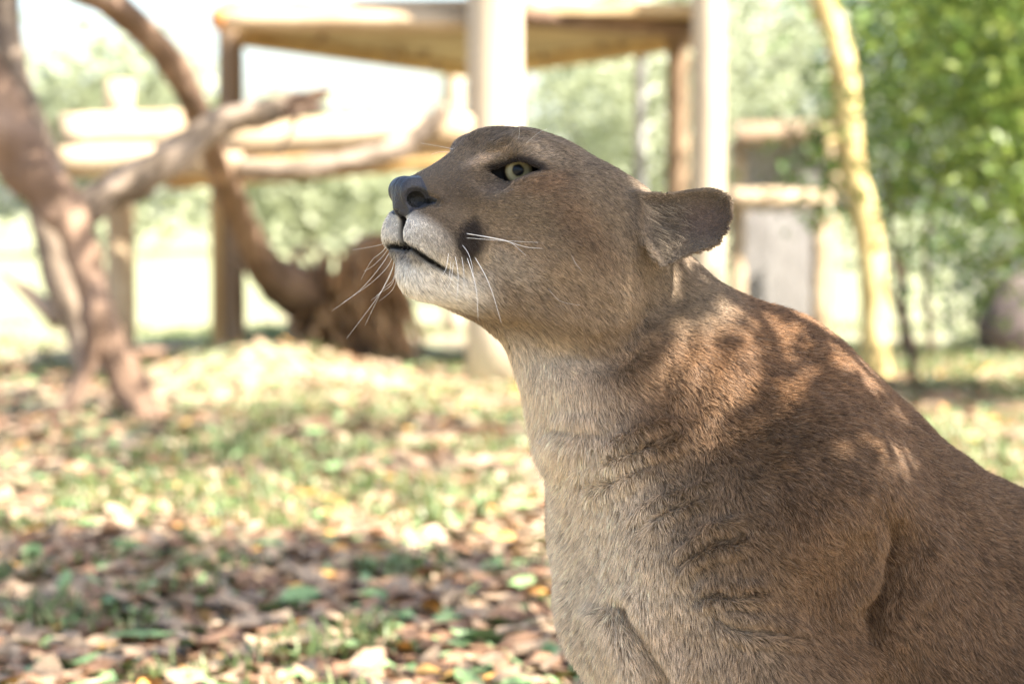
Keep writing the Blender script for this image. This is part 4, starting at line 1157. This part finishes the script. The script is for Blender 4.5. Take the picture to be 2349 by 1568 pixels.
    rp.color_ramp.elements[0].color = (0.40, 0.38, 0.36, 1); rp.color_ramp.elements[1].color = (1.12, 1.08, 1.02, 1); rp.color_ramp.elements[1].position = 0.7
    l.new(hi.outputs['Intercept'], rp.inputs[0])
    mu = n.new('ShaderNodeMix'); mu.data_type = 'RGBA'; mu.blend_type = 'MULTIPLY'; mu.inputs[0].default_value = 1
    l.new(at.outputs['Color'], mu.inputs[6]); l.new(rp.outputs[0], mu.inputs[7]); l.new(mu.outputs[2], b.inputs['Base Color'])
    b.inputs['Roughness'].default_value = 0.55
    b.inputs['Specular IOR Level'].default_value = 0.35
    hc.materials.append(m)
    o.parent = body                                    # the body part sits at the world origin
    return o
fur = make_fur('fur', FUR_N)

# ------------------------------------------------------------------ whiskers
m, n, l, b = new_mat('whisker_white'); b.inputs['Base Color'].default_value = (0.85, 0.83, 0.78, 1); b.inputs['Roughness'].default_value = 0.4
WH = [  # near side: pixel path, thickness mm
    ([(1062, 534), (1150, 550), (1205, 566), (1245, 570)], 0.55), ([(1064, 535), (1145, 548), (1176, 559), (1207, 587)], 0.5),
    ([(1059, 560), (1073, 579), (1082, 605), (1087, 639)], 0.45), ([(1089, 590), (1112, 629), (1130, 673), (1150, 740)], 0.6),
    ([(1071, 590), (1084, 629), (1093, 669), (1097, 735)], 0.6), ([(1059, 588), (1064, 625), (1064, 671)], 0.42),
    ([(1044, 587), (1051, 632), (1047, 691)], 0.5), ([(1029, 579), (1023, 616), (1007, 640)], 0.45), ([(1034, 599), (1030, 636), (1018, 658)], 0.35),
    ([(1040, 601), (1033, 649), (1014, 678)], 0.4), ([(1062, 545), (1160, 552), (1235, 556)], 0.3),
    ([(1310, 585), (1322, 606), (1334, 620)], 0.14), ([(1258, 662), (1285, 690), (1330, 700)], 0.14), ([(1205, 330), (1235, 305), (1255, 296)], 0.16), ([(1190, 318), (1193, 280), (1190, 250)], 0.14),
]
WF = [([(900, 560), (882, 598), (828, 663), (761, 713)], 0.45), ([(905, 590), (896, 629), (862, 687), (795, 776)], 0.55), ([(908, 580), (900, 615), (869, 680), (837, 746)], 0.45),
      ([(892, 555), (877, 577), (852, 598), (828, 642)], 0.4), ([(892, 548), (876, 560), (840, 568), (809, 573)], 0.3), ([(905, 575), (890, 610), (850, 650), (785, 695)], 0.4),
      ([(910, 600), (902, 640), (880, 662), (858, 684)], 0.35), ([(915, 620), (905, 655), (893, 672), (870, 690)], 0.3), ([(900, 555), (880, 585), (855, 610), (835, 622)], 0.3),
      ([(912, 605), (900, 650), (872, 672), (850, 690)], 0.3), ([(1075, 350), (1020, 338), (965, 328)], 0.3), ([(1080, 360), (1020, 348), (990, 354)], 0.25)]
def surf_depth(px, py):
    """nearest skin point under a pixel (for rooting whiskers)"""
    d = (_pjv[:, 0] - px) ** 2 + (_pjv[:, 1] - py) ** 2
    c = np.argsort(d)[:40]
    return _pjv[c, 2].min()
_pjv = project(CV)
for group, far in ((WH, False), (WF, True)):
    for pts, th in group:
        if not far:
            d0 = surf_depth(*pts[0]); dd = np.linspace(0.002, -0.03, len(pts))
        else:
            d0 = surf_depth(*pts[0]); dd = np.linspace(0.012, 0.05, len(pts))
        w3 = [P(px, py, d0 + e) for (px, py), e in zip(pts, dd)]
        sp = spline(w3, 14)
        wo = tube('whisker', sp, np.linspace(th * 0.5e-3, 0.06e-3, 14), m, None, 5)
        wo.parent = body
